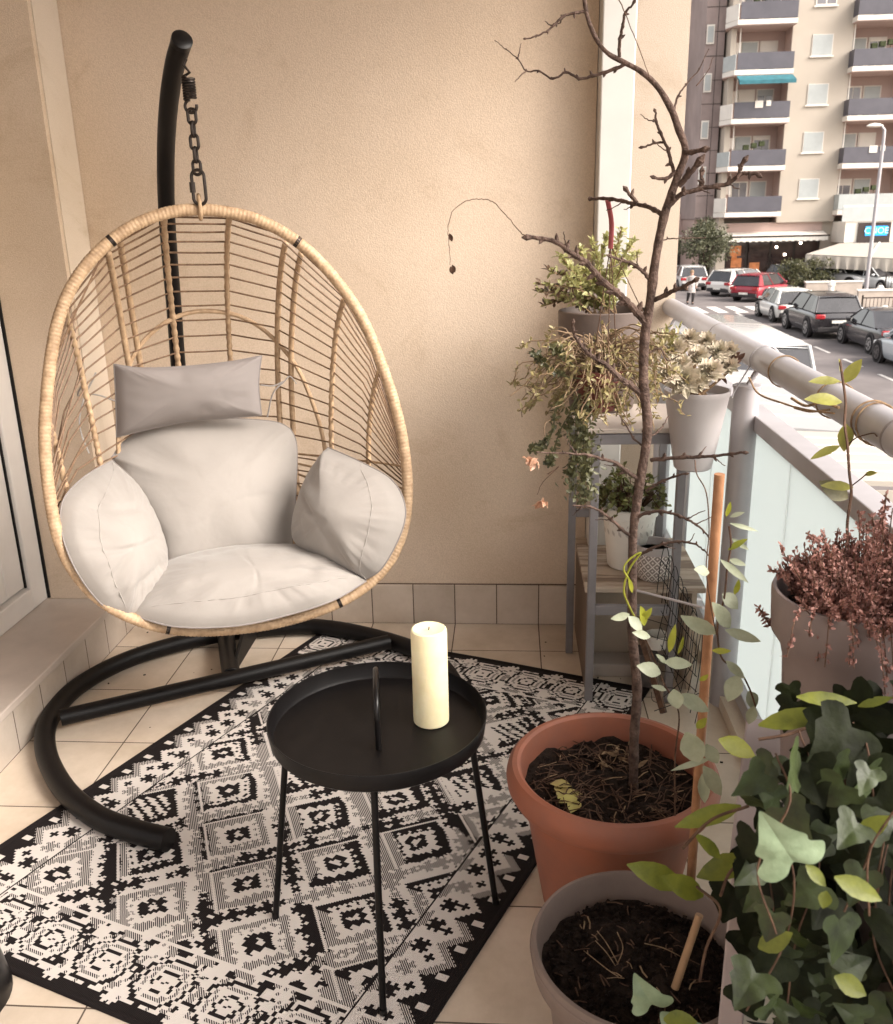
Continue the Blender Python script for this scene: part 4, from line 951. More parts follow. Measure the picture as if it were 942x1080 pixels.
Rd = [.15, .14, .15, .055, .085, .085, .095, .065, .045, .04, .095, .065, .045, .04, .06, .045, .035, .06, .045, .035, .035, .035]
skin('body', V, E_, Rd, mat('skin_tone', (.45, .27, .2), rough=.6), pe)
coat = MB().lathe([(.235, .62), (.225, .8), (.19, 1.0), (.18, 1.15), (.205, 1.32), (.19, 1.43), (.10, 1.49), (.06, 1.5)], (0, 0, 0), 20)
coat.tube([(.20, 0, 1.41), (.26, .08, 1.13), (.26, -.07, .93)], [.072, .06, .055], 10).tube([(-.20, 0, 1.41), (-.26, -.06, 1.13), (-.25, -.19, .96)], [.072, .06, .055], 10)
c_ = coat.build('coat', mat('coat_cloth', (.40, .36, .34), rough=.9, var=.4, vs_=14)); c_.parent = pe
tr_ = MB().tube([(.10, 0, .92), (.11, -.12, .50), (.11, .02, .12)], [.11, .08, .06], 10).tube([(-.10, 0, .92), (-.11, .06, .50), (-.11, .29, .16)], [.11, .08, .06], 10).build('trousers', trim); tr_.parent = pe
for sx_ in ((.11, -.05, .05), (-.11, .26, .06)):
    s_ = MB().box((sx_[0], sx_[1]-.02, sx_[2]), (.09, .25, .09)).build('shoe', trim, bevel=.03); s_.parent = pe
hr = MB().lathe([(0, 1.79), (.07, 1.775), (.105, 1.71), (.108, 1.64), (.09, 1.58), (.05, 1.57)], (0, .02, 0), 16).build('hair', mat('hair', (.25, .17, .11), rough=.8)); hr.parent = pe

# ---------------------------------------------------------------- lamp, trees, shrubs, fences
la = empty('street_lamp', (20.3, 54.7, ZG), 'tall grey street lamp with a pale curved head in front of the cream building', 'street lamp')
MB().tube([(20.3, 54.7, ZG), (20.3, 54.7, ZG+1), (20.3, 54.7, 5.0), (20.28, 54.7, 5.45), (20.1, 54.7, 5.62)], [.13, .11, .085, .08, .07], 12).build('pole', M['greymetal'], la)
MB().lathe([(0, .16), (.2, .13), (.34, .05), (.36, 0), (.2, -.05), (0, -.06)], (0, 0, 0), 20).build('lamp_head', wfr, la, loc=None)
lh = [o for o in la.children if o.name.startswith('lamp_head')][0]
for v in lh.data.vertices: v.co = Vector((v.co.x*1.25+19.75, v.co.y*.7+54.7, v.co.z+5.64))
fol1 = leafmat('street_foliage', (.13, .13, .075), (.06, .065, .035), tr=.2, vs_=2)
fol2 = leafmat('shrub_foliage', (.12, .115, .05), (.045, .05, .022), tr=.2, vs_=2)
def bush(name, loc, r, h, label, cat, m, trunk=0, n=2600, ls=.16, seed=1):
    rg = random.Random(seed); e = empty(name, loc, label, cat); L = Vector(loc); mb = MB()
    cl = [(Vector((rg.gauss(0, .42), rg.gauss(0, .42), rg.uniform(-.75, .85))), rg.uniform(.25, .5)) for _ in range(26)]
    for _ in range(n):
        c, s = rg.choice(cl); v = Vector((rg.gauss(0, 1), rg.gauss(0, 1), rg.gauss(0, 1))).normalized()*s*rg.uniform(.6, 1.05)
        p = c+v
        if p.length > 1.15: continue
        p = L+Vector((p.x*r, p.y*r, trunk+h/2+p.z*h/2)); d = (v+Vector((rg.gauss(0, .5), rg.gauss(0, .5), rg.gauss(0, .5)))).normalized()
        mb.leaf(p, d, Vector((rg.gauss(0, 1), rg.gauss(0, 1), 1)), ls, ls*.45, shape=(.1, 1, .1))
    mb.build('crown', m, e, smooth=False)
    tk = MB(); tk.tube([L, L+Vector((.03, 0, trunk*.5)), L+Vector((0, .02, trunk+h*.3))], [.12, .09, .05], 8)
    for k in range(6):
        a = k*1.05; tk.tube([L+Vector((0, 0, trunk*.9)), L+Vector((math.cos(a)*r*.35, math.sin(a)*r*.35, trunk+h*.45)), L+Vector((math.cos(a)*r*.6, math.sin(a)*r*.6, trunk+h*.7))], [.05, .035, .015], 6)
    tk.build('trunk', M['bark'], e)
bush('olive_tree', (12.75, 62.5, ZG), 1.75, 2.9, 'small grey-green olive tree standing beside the brown tower', 'tree', fol1, trunk=1.15, n=4200, ls=.22, seed=3)
bush('shrub', (16.6, 56.6, ZG+.3), 1.0, 1.5, 'round green shrub beside the low wall in front of the shop', 'shrub', fol2, n=1800, seed=4)
bush('shrub', (18.2, 57.8, ZG+.3), 1.3, 1.6, 'wider dull green shrub right of the round shrub, left of the silver people carrier', 'shrub', fol2, n=2200, seed=5)
bush('shrub', (9.9, 71.0, ZG+3.4), 1.8, 1.0, 'dark overhanging greenery above the distant shop front', 'shrub', fol1, n=1500, ls=.25, seed=6)
lwm = mat('low_wall', (.42, .36, .31), rough=.9, var=.08, vs_=2)
for k, (x0, x1, y, lb) in enumerate(((16.2, 19.2, 52.3, 'low beige wall in front of the shrubs, left of the bollards'), (20.8, 27, 51.2, 'low beige wall right of the lamp post, in front of the pale saloon'), (16.9, 24, 46.4, 'low beige garden wall closest to the parked black cars'))):
    w_ = empty('low_wall', ((x0+x1)/2, y, ZG), lb, 'wall'); MB().bx(x0, x1, y, y+.25, ZG+.1, ZG+.85).build('wall', lwm, w_, smooth=False); MB().bx(x0-.05, x1+.05, y-.04, y+.29, ZG+.852, ZG+.93).build('coping', wfr, w_, smooth=False)
def fence(x0, x1, y, lb):
    f = empty('iron_fence', ((x0+x1)/2, y, ZG), lb, 'fence', 'iron fences at the pavement')
    MB().tube([(x0, y, ZG+1.0), (x1, y, ZG+1.0)], .03, 6).tube([(x0, y, ZG+.3), (x1, y, ZG+.3)], .02, 6).build('rail', M['steel'], f)
    bs = MB()
    for k in range(int((x1-x0)/.16)+1): bs.tube([(x0+k*.16, y, ZG+.12), (x0+k*.16, y, ZG+1.0)], .014, 5)
    bs.build('bars', M['steel'], f); MB().tube([(x0, y, ZG), (x0, y, ZG+1.12)], .04, 8).build('post', M['steel'], f); MB().tube([(x1, y, ZG), (x1, y, ZG+1.12)], .04, 8).build('post', M['steel'], f)
fence(15.2, 17.2, 41.2, 'short black iron fence behind the rear of the black sport utility car')
fence(21.3, 23.2, 54.6, 'black iron fence in front of the pale saloon, right of the lamp post')
bo0 = empty('bollard', (18.2, 47.2, ZG), 'pale round-topped stone bollard beside the black iron fence', 'bollard', 'stone bollards')
MB().lathe([(0, 0), (.2, 0), (.17, .15), (.15, .75), (.19, .8), (.17, .95), (.08, 1.05), (0, 1.07)], (0, 0, 0), 18).build('stone', wfr).parent = bo0
for (x, y, lb) in ((14.6, 37.2, 'pale stone bollard between the black saloon and the low wall'), (17.1, 51.0, 'pale stone bollard in front of the shrubs'), (21.9, 47.0, 'pale stone bollard at the right edge behind the black saloon')):
    c_ = copy_tree(bo0); c_.location = (x, y, ZG); c_['label'] = lb
# ---------------------------------------------------------------- terrace awnings just below the balcony
def flat_awning(x0, x1, y0, y1, z, m, lb, slope=.12):
    a = empty('terrace_canopy', ((x0+x1)/2, (y0+y1)/2, ZG), lb, 'awning'); 
    MB().prism([(x0, z+slope), (x1, z), (x1, z-.04), (x0, z+slope-.04)], 'y', y0, y1).build('canopy', m, a, smooth=False)
    MB().bx(x1-.005, x1+.015, y0, y1, z-.24, z+.0).bx(x0, x1, y0-.02, y0-.003, z-.2, z-.0).build('valance', m, a, smooth=False)
    s_ = MB()
    for k in range(1, 6): s_.bx(x0, x1, y0+(y1-y0)*k/6-.008, y0+(y1-y0)*k/6+.008, z+slope*.5-.0, z+slope*.5+.004) if slope < .01 else s_.tube([(x0, y0+(y1-y0)*k/6, z+slope+.003), (x1, y0+(y1-y0)*k/6, z+.003)], .008, 5)
    s_.build('seam', wfr, a)
    for x in (x0+.1, x1-.1):
        for y in (y0+.1, y1-.1): MB().bx(x-.04, x+.04, y-.04, y+.04, ZG, z-.05).build('leg', M['steel'], a, smooth=False)
cw = mat('canopy_white', (.30, .295, .29), rough=.7, var=.03, vs_=1)
flat_awning(2.0, 3.6, 9.4, 13.3, -.75, cw, 'white flat terrace canopy just below the railing, behind the cream one')
flat_awning(2.1, 4.6, 6.9, 8.6, -.62, can, 'cream terrace canopy nearest to the balcony, right of the vine', slope=.1)
def table_set(x, y, lb):
    t_ = empty('terrace_table', (x, y, ZG+.13), lb, 'table', 'terrace tables under the canopies'); MB().box((x, y, ZG+.86), (1.3, .8, .04)).build('table_top', cw, t_, bevel=.01)
    for a in (-.55, .55):
        for b_ in (-.32, .32): MB().bx(x+a-.02, x+a+.02, y+b_-.02, y+b_+.02, ZG+.13, ZG+.84).build('leg', M['steel'], t_, smooth=False)
table_set(2.5, 6.2, 'white terrace table in front of the cream canopy'); table_set(2.5, 4.6, 'white terrace table closest to the house wall below')
# ================================================================== PLANT STAND, SHELF AND THINGS ON IT
ps = empty('plant_stand', (.36, 2.7, 0), 'tall narrow grey metal plant stand with pale top against the white column', 'plant stand')
s = .012
for (x, y, zt, zb) in ((.245, 2.545, .855, .003), (.490, 2.545, .855, .003), (.205, 2.87, .855, .003), (.490, 2.87, .855, .003)):
    MB().bx(x-s, x+s, y-s, y+s, zb, zt).build('leg', M['stand'], ps, smooth=False, bevel=.002)
MB().bx(.257, .478, 2.535, 2.557, .825, .855).bx(.257, .478, 2.86, 2.882, .825, .855).bx(.196, .214, 2.557, 2.858, .83, .853).bx(.481, .499, 2.557, 2.858, .83, .853).build('top_frame', M['stand'], ps, smooth=False, bevel=.002)
MB().bx(.257, .478, 2.535, 2.557, .295, .325).build('rung', M['stand'], ps, smooth=False, bevel=.002); MB().bx(.217, .478, 2.86, 2.882, .50, .525).build('rung', M['stand'], ps, smooth=False, bevel=.002)
MB().bx(.19, .505, 2.53, 2.888, .858, .872).build('top', M['sill'], ps, smooth=False, bevel=.003)

woodm = mat('lamella_wood', (.40, .30, .225), rough=.55, var=.1, vs_=5)
t, b = nodes(woodm); tc = t.nodes['Texture Coordinate']; mp = t.nodes.new('ShaderNodeMapping'); mp.inputs['Scale'].default_value = (3, 24, 24)
t.links.new(tc.outputs['Object'], mp.inputs[0]); t.links.new(mp.outputs[0], t.nodes['Noise Texture'].inputs['Vector']); t.nodes['Noise Texture'].inputs['Scale'].default_value = 1
e = t.nodes['Color Ramp'].color_ramp.elements; e[0].color = (.20, .14, .10, 1); e[1].color = (.46, .37, .29, 1); e[0].position = .42; e[1].position = .52
ws = empty('low_shelf', (.40, 2.85, 0), 'low wooden shelf with striped boards under the plant stand', 'shelf')
MB().bx(.232, .60, 2.615, 3.075, .335, .352).build('top_board', woodm, ws, smooth=False, bevel=.002)
MB().bx(.238, .256, 2.62, 3.07, .0, .334).build('side_board', mat('dark_board', (.13, .085, .06), rough=.6, var=.15, vs_=6), ws, smooth=False)
MB().bx(.257, .56, 2.80, 2.815, .0, .334).bx(.56, .575, 2.62, 2.9, .0, .334).build('back_board', mat('pale_board', (.50, .41, .32), rough=.7, var=.1, vs_=4), ws, smooth=False)
MB().bx(.258, .40, 2.70, 2.79, .0, .045).build('foot_block', M['sill'], ws, smooth=False, bevel=.004)
o = MB().bx(.40, .47, 2.62, 2.70, 0, .12).build('stone_block', mat('dark_stone', (.10, .085, .08), rough=.9, var=.2, vs_=20, bump=.4, bs=60), smooth=False, bevel=.006)
tag(o, 'small dark stone block on the floor behind the terracotta pot trunk', 'block')
o = MB().lathe([(0, 0), (.032, 0), (.036, .045), (.033, .045), (.03, .01), (0, .01)], (.47, 2.68, .122), 24).build('small_pot', M['whitepot'])
tag(o, 'tiny pale pot just below the shelf edge, under the diamond patterned pot', 'pot')

def soil_disc(c, r, parent, seed=0, m=None, amp=.012):
    P = []
    for i in range(15):
        rr = r*i/14; row = []
        for k in range(49):
            a = 2*math.pi*k/48; x, y = rr*math.cos(a), rr*math.sin(a)
            z = amp*noise.noise(Vector((x*18+seed, y*18, 0)))+amp*.6*noise.noise(Vector((x*60, y*60, seed))) + amp*.5*(1-i/14)
            row.append(Vector((c[0]+x, c[1]+y, c[2]+z)))
        P.append(row)
    o = MB().grid(P).build('soil', m or M['soil'], parent, auto=0)
    return o
def litter(c, r, parent, n=120, seed=0, m='straw', ln=.03, zoff=.006):
    rg = random.Random(seed); mb = MB()
    for _ in range(n):
        a = rg.uniform(0, 6.28); q = r*math.sqrt(rg.random())*.93; p = Vector((c[0]+q*math.cos(a), c[1]+q*math.sin(a), c[2]+zoff+rg.uniform(0, .008)))
        d = Vector((rg.gauss(0, 1), rg.gauss(0, 1), rg.gauss(0, .25))).normalized()*ln*rg.uniform(.4, 1.5)
        k = Vector((rg.gauss(0, 1), rg.gauss(0, 1), abs(rg.gauss(0, 1)))).normalized()*ln*.12
        mb.tube([p-d/2, p+k, p+d/2], .0009+.0006*rg.random(), 4)
    return tag(mb.build('litter', M[m], parent), kind='stuff')
def crumbs(c, r, parent, n=350, seed=0):
    rg = random.Random(seed); mb = MB()
    for _ in range(n):
        a = rg.uniform(0, 6.28); q = r*math.sqrt(rg.random())*.97; s_ = rg.uniform(.002, .006)
        mb.box((c[0]+q*math.cos(a), c[1]+q*math.sin(a), c[2]+.006+s_*.3), (s_*1.6, s_, s_*.8), M=Matrix.Rotation(rg.uniform(0, 3), 3, Vector((rg.gauss(0, 1), rg.gauss(0, 1), 1)).normalized()))
    return tag(mb.build('soil_crumbs', M['soil'], parent, smooth=False), kind='stuff')
def potprof(rt, rb, h, lip=.012, lh=.04, wall=.006, soil=.03):
    return [(0, 0), (rb, 0), (rb+.003, .004), (rt-lip*.8, h-lh), (rt, h-lh+.003), (rt, h-.003), (rt-.003, h), (rt-wall-.002, h), (rt-wall-.004, h-.01), (rt-wall-.006, h-soil), (0, h-soil-.004)]

# white leaf-patterned pot with a jade-like plant
c = Vector((.385, 2.81, .354))
wp = empty('potted_plant', c, 'white pot with leaf relief and small green succulent on the wooden shelf', 'potted plant')
MB().lathe([(0, 0), (.062, 0), (.066, .005), (.084, .175), (.090, .178), (.091, .205), (.088, .208), (.083, .205), (.080, .185), (0, .18)], c, 48).build('pot', M['whitepot'], wp)
lf = MB(); rg = random.Random(2)
for k in range(22):
    a = k*2*math.pi/22
    for q in range(2):
        p = c+Vector((math.cos(a+q*.14)*.0805, math.sin(a+q*.14)*.0805, .118+q*.028)); lf.leaf(p, Vector((0, 0, 1))+Vector((-math.sin(a), math.cos(a), 0))*(.5 if q else -.5), Vector((math.cos(a), math.sin(a), -.1)), .022, .009, curl=0, fold=.02)
lf.build('relief', mat('relief', (.50, .46, .42), rough=.6), wp)
def succulent_leaves(mb, c, r, h, n, ls, rg, w=.5, drop=0, stems=None, rstem=.0016):
    for _ in range(n):
        a = rg.uniform(0, 6.28); q = r*math.sqrt(rg.random()); tip = c+Vector((q*math.cos(a), q*math.sin(a), h*rg.uniform(.25, 1)*(1-.5*(q/r)**2)-drop*(q/r)**2))
        base = c+Vector((q*.3*math.cos(a), q*.3*math.sin(a), 0)); mid = base.lerp(tip, .6)+Vector((0, 0, .25*h))
        if stems is not None: stems.tube([base, mid, tip], rstem, 4)
        for k in range(5):
            d = Vector((rg.gauss(0, 1), rg.gauss(0, 1), rg.gauss(.5, .7))).normalized(); mb.leaf(tip-(tip-mid)*(.12*k), d, Vector((rg.gauss(0, .5), rg.gauss(0, .5), 1)), ls*rg.uniform(.7, 1.2), ls*w*rg.uniform(.8, 1.2), curl=.2)
lv, sm = MB(), MB(); succulent_leaves(lv, c+Vector((0, 0, .19)), .12, .16, 110, .022, random.Random(5), w=.7, stems=sm, drop=.03)
lv.build('foliage', M['olive'], wp); sm.build('stems', M['twig'], wp)
# diamond patterned pot
c = Vector((.452, 2.70, .354))
dp = empty('flower_pot', c, 'small empty grey pot with white diamond pattern on the shelf', 'pot')
dm = mat('diamond_pot', (.4, .35, .32), rough=.6); t, b = nodes(dm); tc = t.nodes['Texture Coordinate']
gr = t.nodes.new('ShaderNodeTexGradient'); gr.gradient_type = 'RADIAL'; mp = t.nodes.new('ShaderNodeMapping'); mp.inputs['Location'].default_value = (-c.x, -c.y, -c.z)
t.links.new(tc.outputs['Object'], mp.inputs[0]); t.links.new(mp.outputs[0], gr.inputs[0])
sp = t.nodes.new('ShaderNodeSeparateXYZ'); t.links.new(mp.outputs[0], sp.inputs[0])
def mth(op, a, b_=None, v=None):
    n = t.nodes.new('ShaderNodeMath'); n.operation = op
    for i, x in enumerate((a, b_)):
        if x is None: continue
        if isinstance(x, (int, float)): n.inputs[i].default_value = x
        else: t.links.new(x, n.inputs[i])
    return n.outputs[0]
u = mth('MULTIPLY', gr.outputs['Fac'], 14); v = mth('MULTIPLY', sp.outputs[2], 36)
p1 = mth('PINGPONG', mth('ADD', u, v), .5); p2 = mth('PINGPONG', mth('SUBTRACT', u, v), .5)
mn = mth('MINIMUM', p1, p2); lt_ = mth('LESS_THAN', mn, .085)
mx_ = mth('MAXIMUM', p1, p2); ct = mth('GREATER_THAN', mth('MINIMUM', p1, p2), .36); al = mth('MAXIMUM', lt_, ct)
mm = t.nodes.new('ShaderNodeMix'); mm.data_type = 'RGBA'; mm.inputs[6].default_value = (.27, .23, .21, 1); mm.inputs[7].default_value = (.72, .67, .62, 1)
t.links.new(al, mm.inputs[0]); t.links.new(mm.outputs[2], b.inputs['Base Color'])
MB().lathe([(0, 0), (.044, 0), (.050, .006), (.061, .05), (.061, .09)], c, 48).build('pot', dm, dp)
MB().lathe([(.0605, .09), (.0615, .0905), (.0615, .114), (.0595, .116), (.0565, .114), (.055, .08), (0, .078)], c, 48).build('rim', M['greypot'], dp)
MB().lathe([(0, .0795), (.054, .081)], c, 24).build('soil', M['soil'], dp)

# brown pot with a leafy shrub on the stand
c = Vector((.285, 2.83, .874))
bp_ = empty('potted_plant', c, 'dark brown wide pot with pale green leafy shrub on top of the grey stand', 'potted plant')
MB().lathe(potprof(.138, .095, .30, lip=.012, lh=.075, soil=.03), c, 56).build('pot', M['brownpot'], bp_)
soil_disc(c+Vector((0, 0, .272)), .128, bp_, 3)
lv, dk, sm = MB(), MB(), MB(); rg = random.Random(8)
shoots = [(570, 300), (578, 285), (590, 270), (600, 282), (612, 262), (625, 255), (640, 250), (655, 243), (668, 255), (662, 275), (645, 285), (618, 300), (585, 312), (600, 318), (575, 322), (630, 275), (650, 262), (605, 300), (593, 296), (636, 300), (672, 268), (568, 308), (615, 285), (660, 290), (628, 312)]
cen = c+Vector((0, 0, .28))
for (x, y) in shoots:
    tip = at(x, y, 2.80+rg.uniform(-.14, .14)); ctr = cen+Vector((rg.uniform(-.05, .05), rg.uniform(-.05, .05), 0))
    path = catmull([ctr, ctr.lerp(tip, .5)+Vector((0, 0, .03)), tip], 8); sm.tube(path, .0018, 5)
    for i, p in enumerate(path[3:]):
        for q in range(6):
            d = ((path[-1]-path[0]).normalized()*.6+Vector((rg.gauss(0, .6), rg.gauss(0, .6), rg.gauss(.2, .6)))).normalized()
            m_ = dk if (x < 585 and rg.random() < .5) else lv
            m_.leaf(p+rvec(.004), d, Vector((rg.gauss(0, .6), rg.gauss(-.3, .6), 1)), .022*rg.uniform(.7, 1.2), .010, curl=.15)
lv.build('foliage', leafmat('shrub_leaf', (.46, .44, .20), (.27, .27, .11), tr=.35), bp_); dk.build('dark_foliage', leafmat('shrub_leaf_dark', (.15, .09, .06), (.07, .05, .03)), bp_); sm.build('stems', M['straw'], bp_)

# hanging tangle in a small terracotta pot
hc = at(630, 432, 2.22)
hg = empty('hanging_pot', hc, 'small reddish pot with tangled trailing succulent hanging by a pink strap from the tree', 'hanging plant')
MB().lathe([(0, 0), (.040, 0), (.045, .004), (.052, .07), (.060, .073), (.060, .10), (.054, .10), (.05, .08), (0, .075)], hc, 32).build('pot', mat('red_pot', (.13, .035, .025), rough=.6, var=.15, vs_=9), hg)
hk = at(641, 211, 2.02)
st_ = MB().tube(catmull([hk, at(645, 235, 2.06), at(644, 262, 2.08)]), .0055, 8, flat=.4).build('strap', mat('pink_strap', (.30, .07, .075), rough=.6), hg)
wr = MB()
for (x, y, Yk) in ((622, 408, 2.14), (652, 405, 2.2), (686, 345, 2.26), (641, 402, 2.12)): wr.tube([at(644, 258, 2.08), at(x, y, Yk)], .0012, 5)
wr.build('hanger_wires', M['twig'], hg)
rg = random.Random(21); tg, ends, dk = MB(), MB(), MB()
top = hc+Vector((0, 0, .09))
for k in range(190):
    a = rg.uniform(0, 6.28); L_ = rg.uniform(.06, .22); el = rg.uniform(-.75, .9)
    dirx = math.cos(a)*L_*1.0-.01; diry = math.sin(a)*L_*.6-.03; dz = el*.10
    P_ = [top, top+Vector((dirx*.35, diry*.4, .03+dz*.6)), top+Vector((dirx*.75, diry*.75, .015+dz)), top+Vector((dirx, diry, dz-.06*rg.random()))]
    for q in range(1, 4): P_[q] += rvec(.016)
    P_ = catmull(P_, 6); P_ = [p+Vector((noise.noise(p*25+Vector((k, 0, 0))), noise.noise(p*25+Vector((0, k, 0))), noise.noise(p*25+Vector((0, 0, k)))))*.014 for p in P_]
    tg.tube(P_, [.0021-.0009*i/len(P_) for i in range(len(P_))], 5)
    if rg.random() < .8:
        for i in range(12):
            p = P_[-1-i//2]; ends.leaf(p+rvec(.003), Vector((rg.gauss(0, 1), rg.gauss(0, 1), rg.gauss(.6, 1))).normalized(), Vector((rg.gauss(0, 1), rg.gauss(0, 1), 1)), .016*rg.uniform(.7, 1.3), .007)
ylp = mat('succulent_stem', (.28, .19, .11), rough=.7, c2=(.09, .055, .035), vs_=30)
tg.build('stems', ylp, hg); ends.build('foliage', leafmat('tip_leaf', (.34, .29, .13), (.17, .13, .06), tr=.2), hg)
for P_ in ([(615, 400), (590, 395), (572, 380), (562, 372)], [(610, 410), (588, 425), (583, 455), (572, 470), (560, 474)], [(612, 420), (593, 450), (582, 480), (578, 488)], [(610, 415), (600, 440), (605, 470), (622, 505)], [(618, 420), (612, 460), (604, 490), (600, 500)], [(612, 395), (595, 375), (583, 366)]):
    pp = catmull([at(x, y, 2.15) for x, y in P_], 8); dk.tube(pp, .0018, 5)
    for i, p in enumerate(pp):
        if i > 6:
            for q in range(3 if i < len(pp)-8 else 7): dk.leaf(p+rvec(.005), rvec(1).normalized(), rvec(1), .015, .009, curl=.3)
for k in range(420):
    y = rg.uniform(425, 528); x = 613+rg.gauss(0, 8)+(y-425)*.02; p = at(x, y, 2.17+rg.uniform(-.05, .05)); dk.leaf(p, Vector((rg.gauss(0, 1), rg.gauss(0, 1), rg.gauss(-.6, .8))).normalized(), rvec(1), .017, .009, curl=.25)
for k in range(9):
    x = 613+rg.gauss(0, 6); dk.tube(catmull([at(x+rg.gauss(0, 5), 415, 2.17), at(x, 450, 2.17+rg.uniform(-.03, .03)), at(x+rg.gauss(0, 4), 490, 2.17), at(x+rg.gauss(0, 5), 525, 2.17)]), .0015, 5)
dk.build('trailing_foliage', leafmat('trailing_leaf', (.12, .115, .05), (.05, .052, .025), tr=.15), hg)

# grey conical pot with echeverias hanging from the handrail
c = Vector((.512, 2.505, .765))
gp = empty('hanging_pot', c, 'tall grey conical pot of pale rosette succulents hung on the railing', 'hanging plant')
MB().lathe([(0, 0), (.048, 0), (.052, .004), (.086, .205), (.0885, .21), (.0885, .222), (.084, .222), (.080, .20), (0, .195)], c, 56).build('pot', M['greypot'], gp)
hx = MB(); hy = 2.50
hx.tube([(HX+math.cos(a)*.040, hy, HZ+math.sin(a)*.040) for a in np.linspace(R(200), R(-30), 18)], .002, 6).tube([(HX-.0376, hy, HZ-.0137), (.61, hy, .98), (.605, hy, .965)], .002, 6)
hx.build('hook', M['greymetal'], gp)
def rosette(mb, p, nrm, r, rg, rings=5):
    nrm = nrm.normalized(); x, y = frame_of(nrm); n0 = 5
    for q in range(rings):
        for k in range(n0+q):
            a = k*2*math.pi/(n0+q)+q*.6+rg.uniform(-.1, .1); f_ = (q+1)/rings; el = 1.25-1.0*f_
            d = (x*math.cos(a)+y*math.sin(a))*math.cos(el)+nrm*math.sin(el); mb.leaf(p+nrm*(.004*(rings-q)), d, nrm*math.cos(el)-(x*math.cos(a)+y*math.sin(a))*math.sin(el), r*(.45+.55*f_), r*.52*(.6+.4*f_), fold=.2, curl=-.16, shape=(.45, .8, 1.0, .9, .55, .05))
ec, ec2, sm = MB(), MB(), MB(); rg = random.Random(4)
ros = [(722, 402, .055, -.1), (703, 395, .04, -.15), (748, 395, .045, -.08), (712, 372, .045, 0), (735, 378, .038, 0), (690, 372, .04, -.05), (757, 372, .035, .02), (768, 388, .034, .02), (727, 360, .035, .03), (745, 362, .033, .05), (700, 358, .035, .05), (682, 385, .035, -.05), (716, 388, .04, -.06), (770, 370, .028, .03), (737, 405, .033, -.1)]
for (x, y, r_, dy) in ros:
    p = at(x, y, 2.47+dy); n_ = Vector((rg.uniform(-.35, .35), -.8, rg.uniform(.2, .9))); rosette(ec, p, n_, r_, rg)
    sm.tube(catmull([c+Vector((rg.uniform(-.05, .05), rg.uniform(-.05, .05), .19)), p-n_.normalized()*.03, p]), .004, 6)
for (x, y) in ((755, 380), (765, 378), (750, 372), (772, 380), (760, 392)):
    p = at(x, y, 2.5)
    for k in range(8): ec2.leaf(p+rvec(.012), rvec(1).normalized(), rvec(1), .03, .016, curl=.1)
ec.build('rosettes', M['echev'], gp); ec2.build('dark_leaves', leafmat('red_brown_leaf', (.12, .06, .04), (.06, .03, .02)), gp); sm.build('stems', M['straw'], gp)
rg = random.Random(31); yl, ys = MB(), MB()
for (x, y) in ((705, 345), (712, 352), (698, 350), (718, 343), (690, 360)):
    p0 = at(x-8, y+22, 2.45); p1 = at(x, y, 2.45); ys.tube([p0, p1], .002, 5)
    for k in range(22): yl.leaf(p0.lerp(p1, rg.random()), Vector((rg.gauss(0, 1), rg.gauss(0, 1), 1)).normalized(), rvec(1), .016, .005)
yl.build('yellow_foliage', leafmat('yellow_tip', (.36, .34, .12), (.2, .19, .07), tr=.3), gp)

# ================================================================== TERRACOTTA POT WITH THE BARE TREE
TP = Vector((.215, 1.67, 0))
tp = empty('potted_tree', TP, 'bare branching young tree in a big round terracotta pot on the rug corner', 'potted tree')
MB().lathe([(0, .004), (.135, .004), (.142, .012), (.160, .12), (.183, .262), (.186, .272), (.200, .280), (.213, .290), (.2205, .305), (.2225, .322), (.219, .338), (.210, .348), (.200, .350), (.193, .345), (.190, .330), (.186, .29), (.180, .25), (0, .24)], TP, 96).build('pot', M['terracotta'], tp)
so = soil_disc(TP+Vector((0, 0, .286)), .187, tp, 7, amp=.022); litter(TP+Vector((0, 0, .292)), .17, tp, 26, 4, ln=.035); litter(TP+Vector((0, 0, .294)), .17, tp, 260, 14, m='twig', ln=.045); crumbs(TP+Vector((0, 0, .29)), .178, tp, 500, 5)
mb = MB(); rg = random.Random(12)
for (x, y) in ((600, 832), (592, 838), (610, 845)):
    p = atz(x, y, .30)
    for k in range(2): mb.leaf(p+rvec(.006), Vector((rg.gauss(0, 1), rg.gauss(0, 1), .15)).normalized(), Vector((0, 0, 1)), .045, .03, curl=.1)
mb.build('fallen_leaves', leafmat('fallen_leaf', (.46, .42, .12), (.38, .28, .12)), tp)
mb = MB()
for k in range(14):
    p = atz(rg.uniform(640, 672), rg.uniform(785, 812), .30); mb.leaf(p, Vector((rg.gauss(0, 1), rg.gauss(0, 1), .4)).normalized(), rvec(1), .03, .010, curl=.4)
mb.build('dry_leaves', M['straw'], tp)

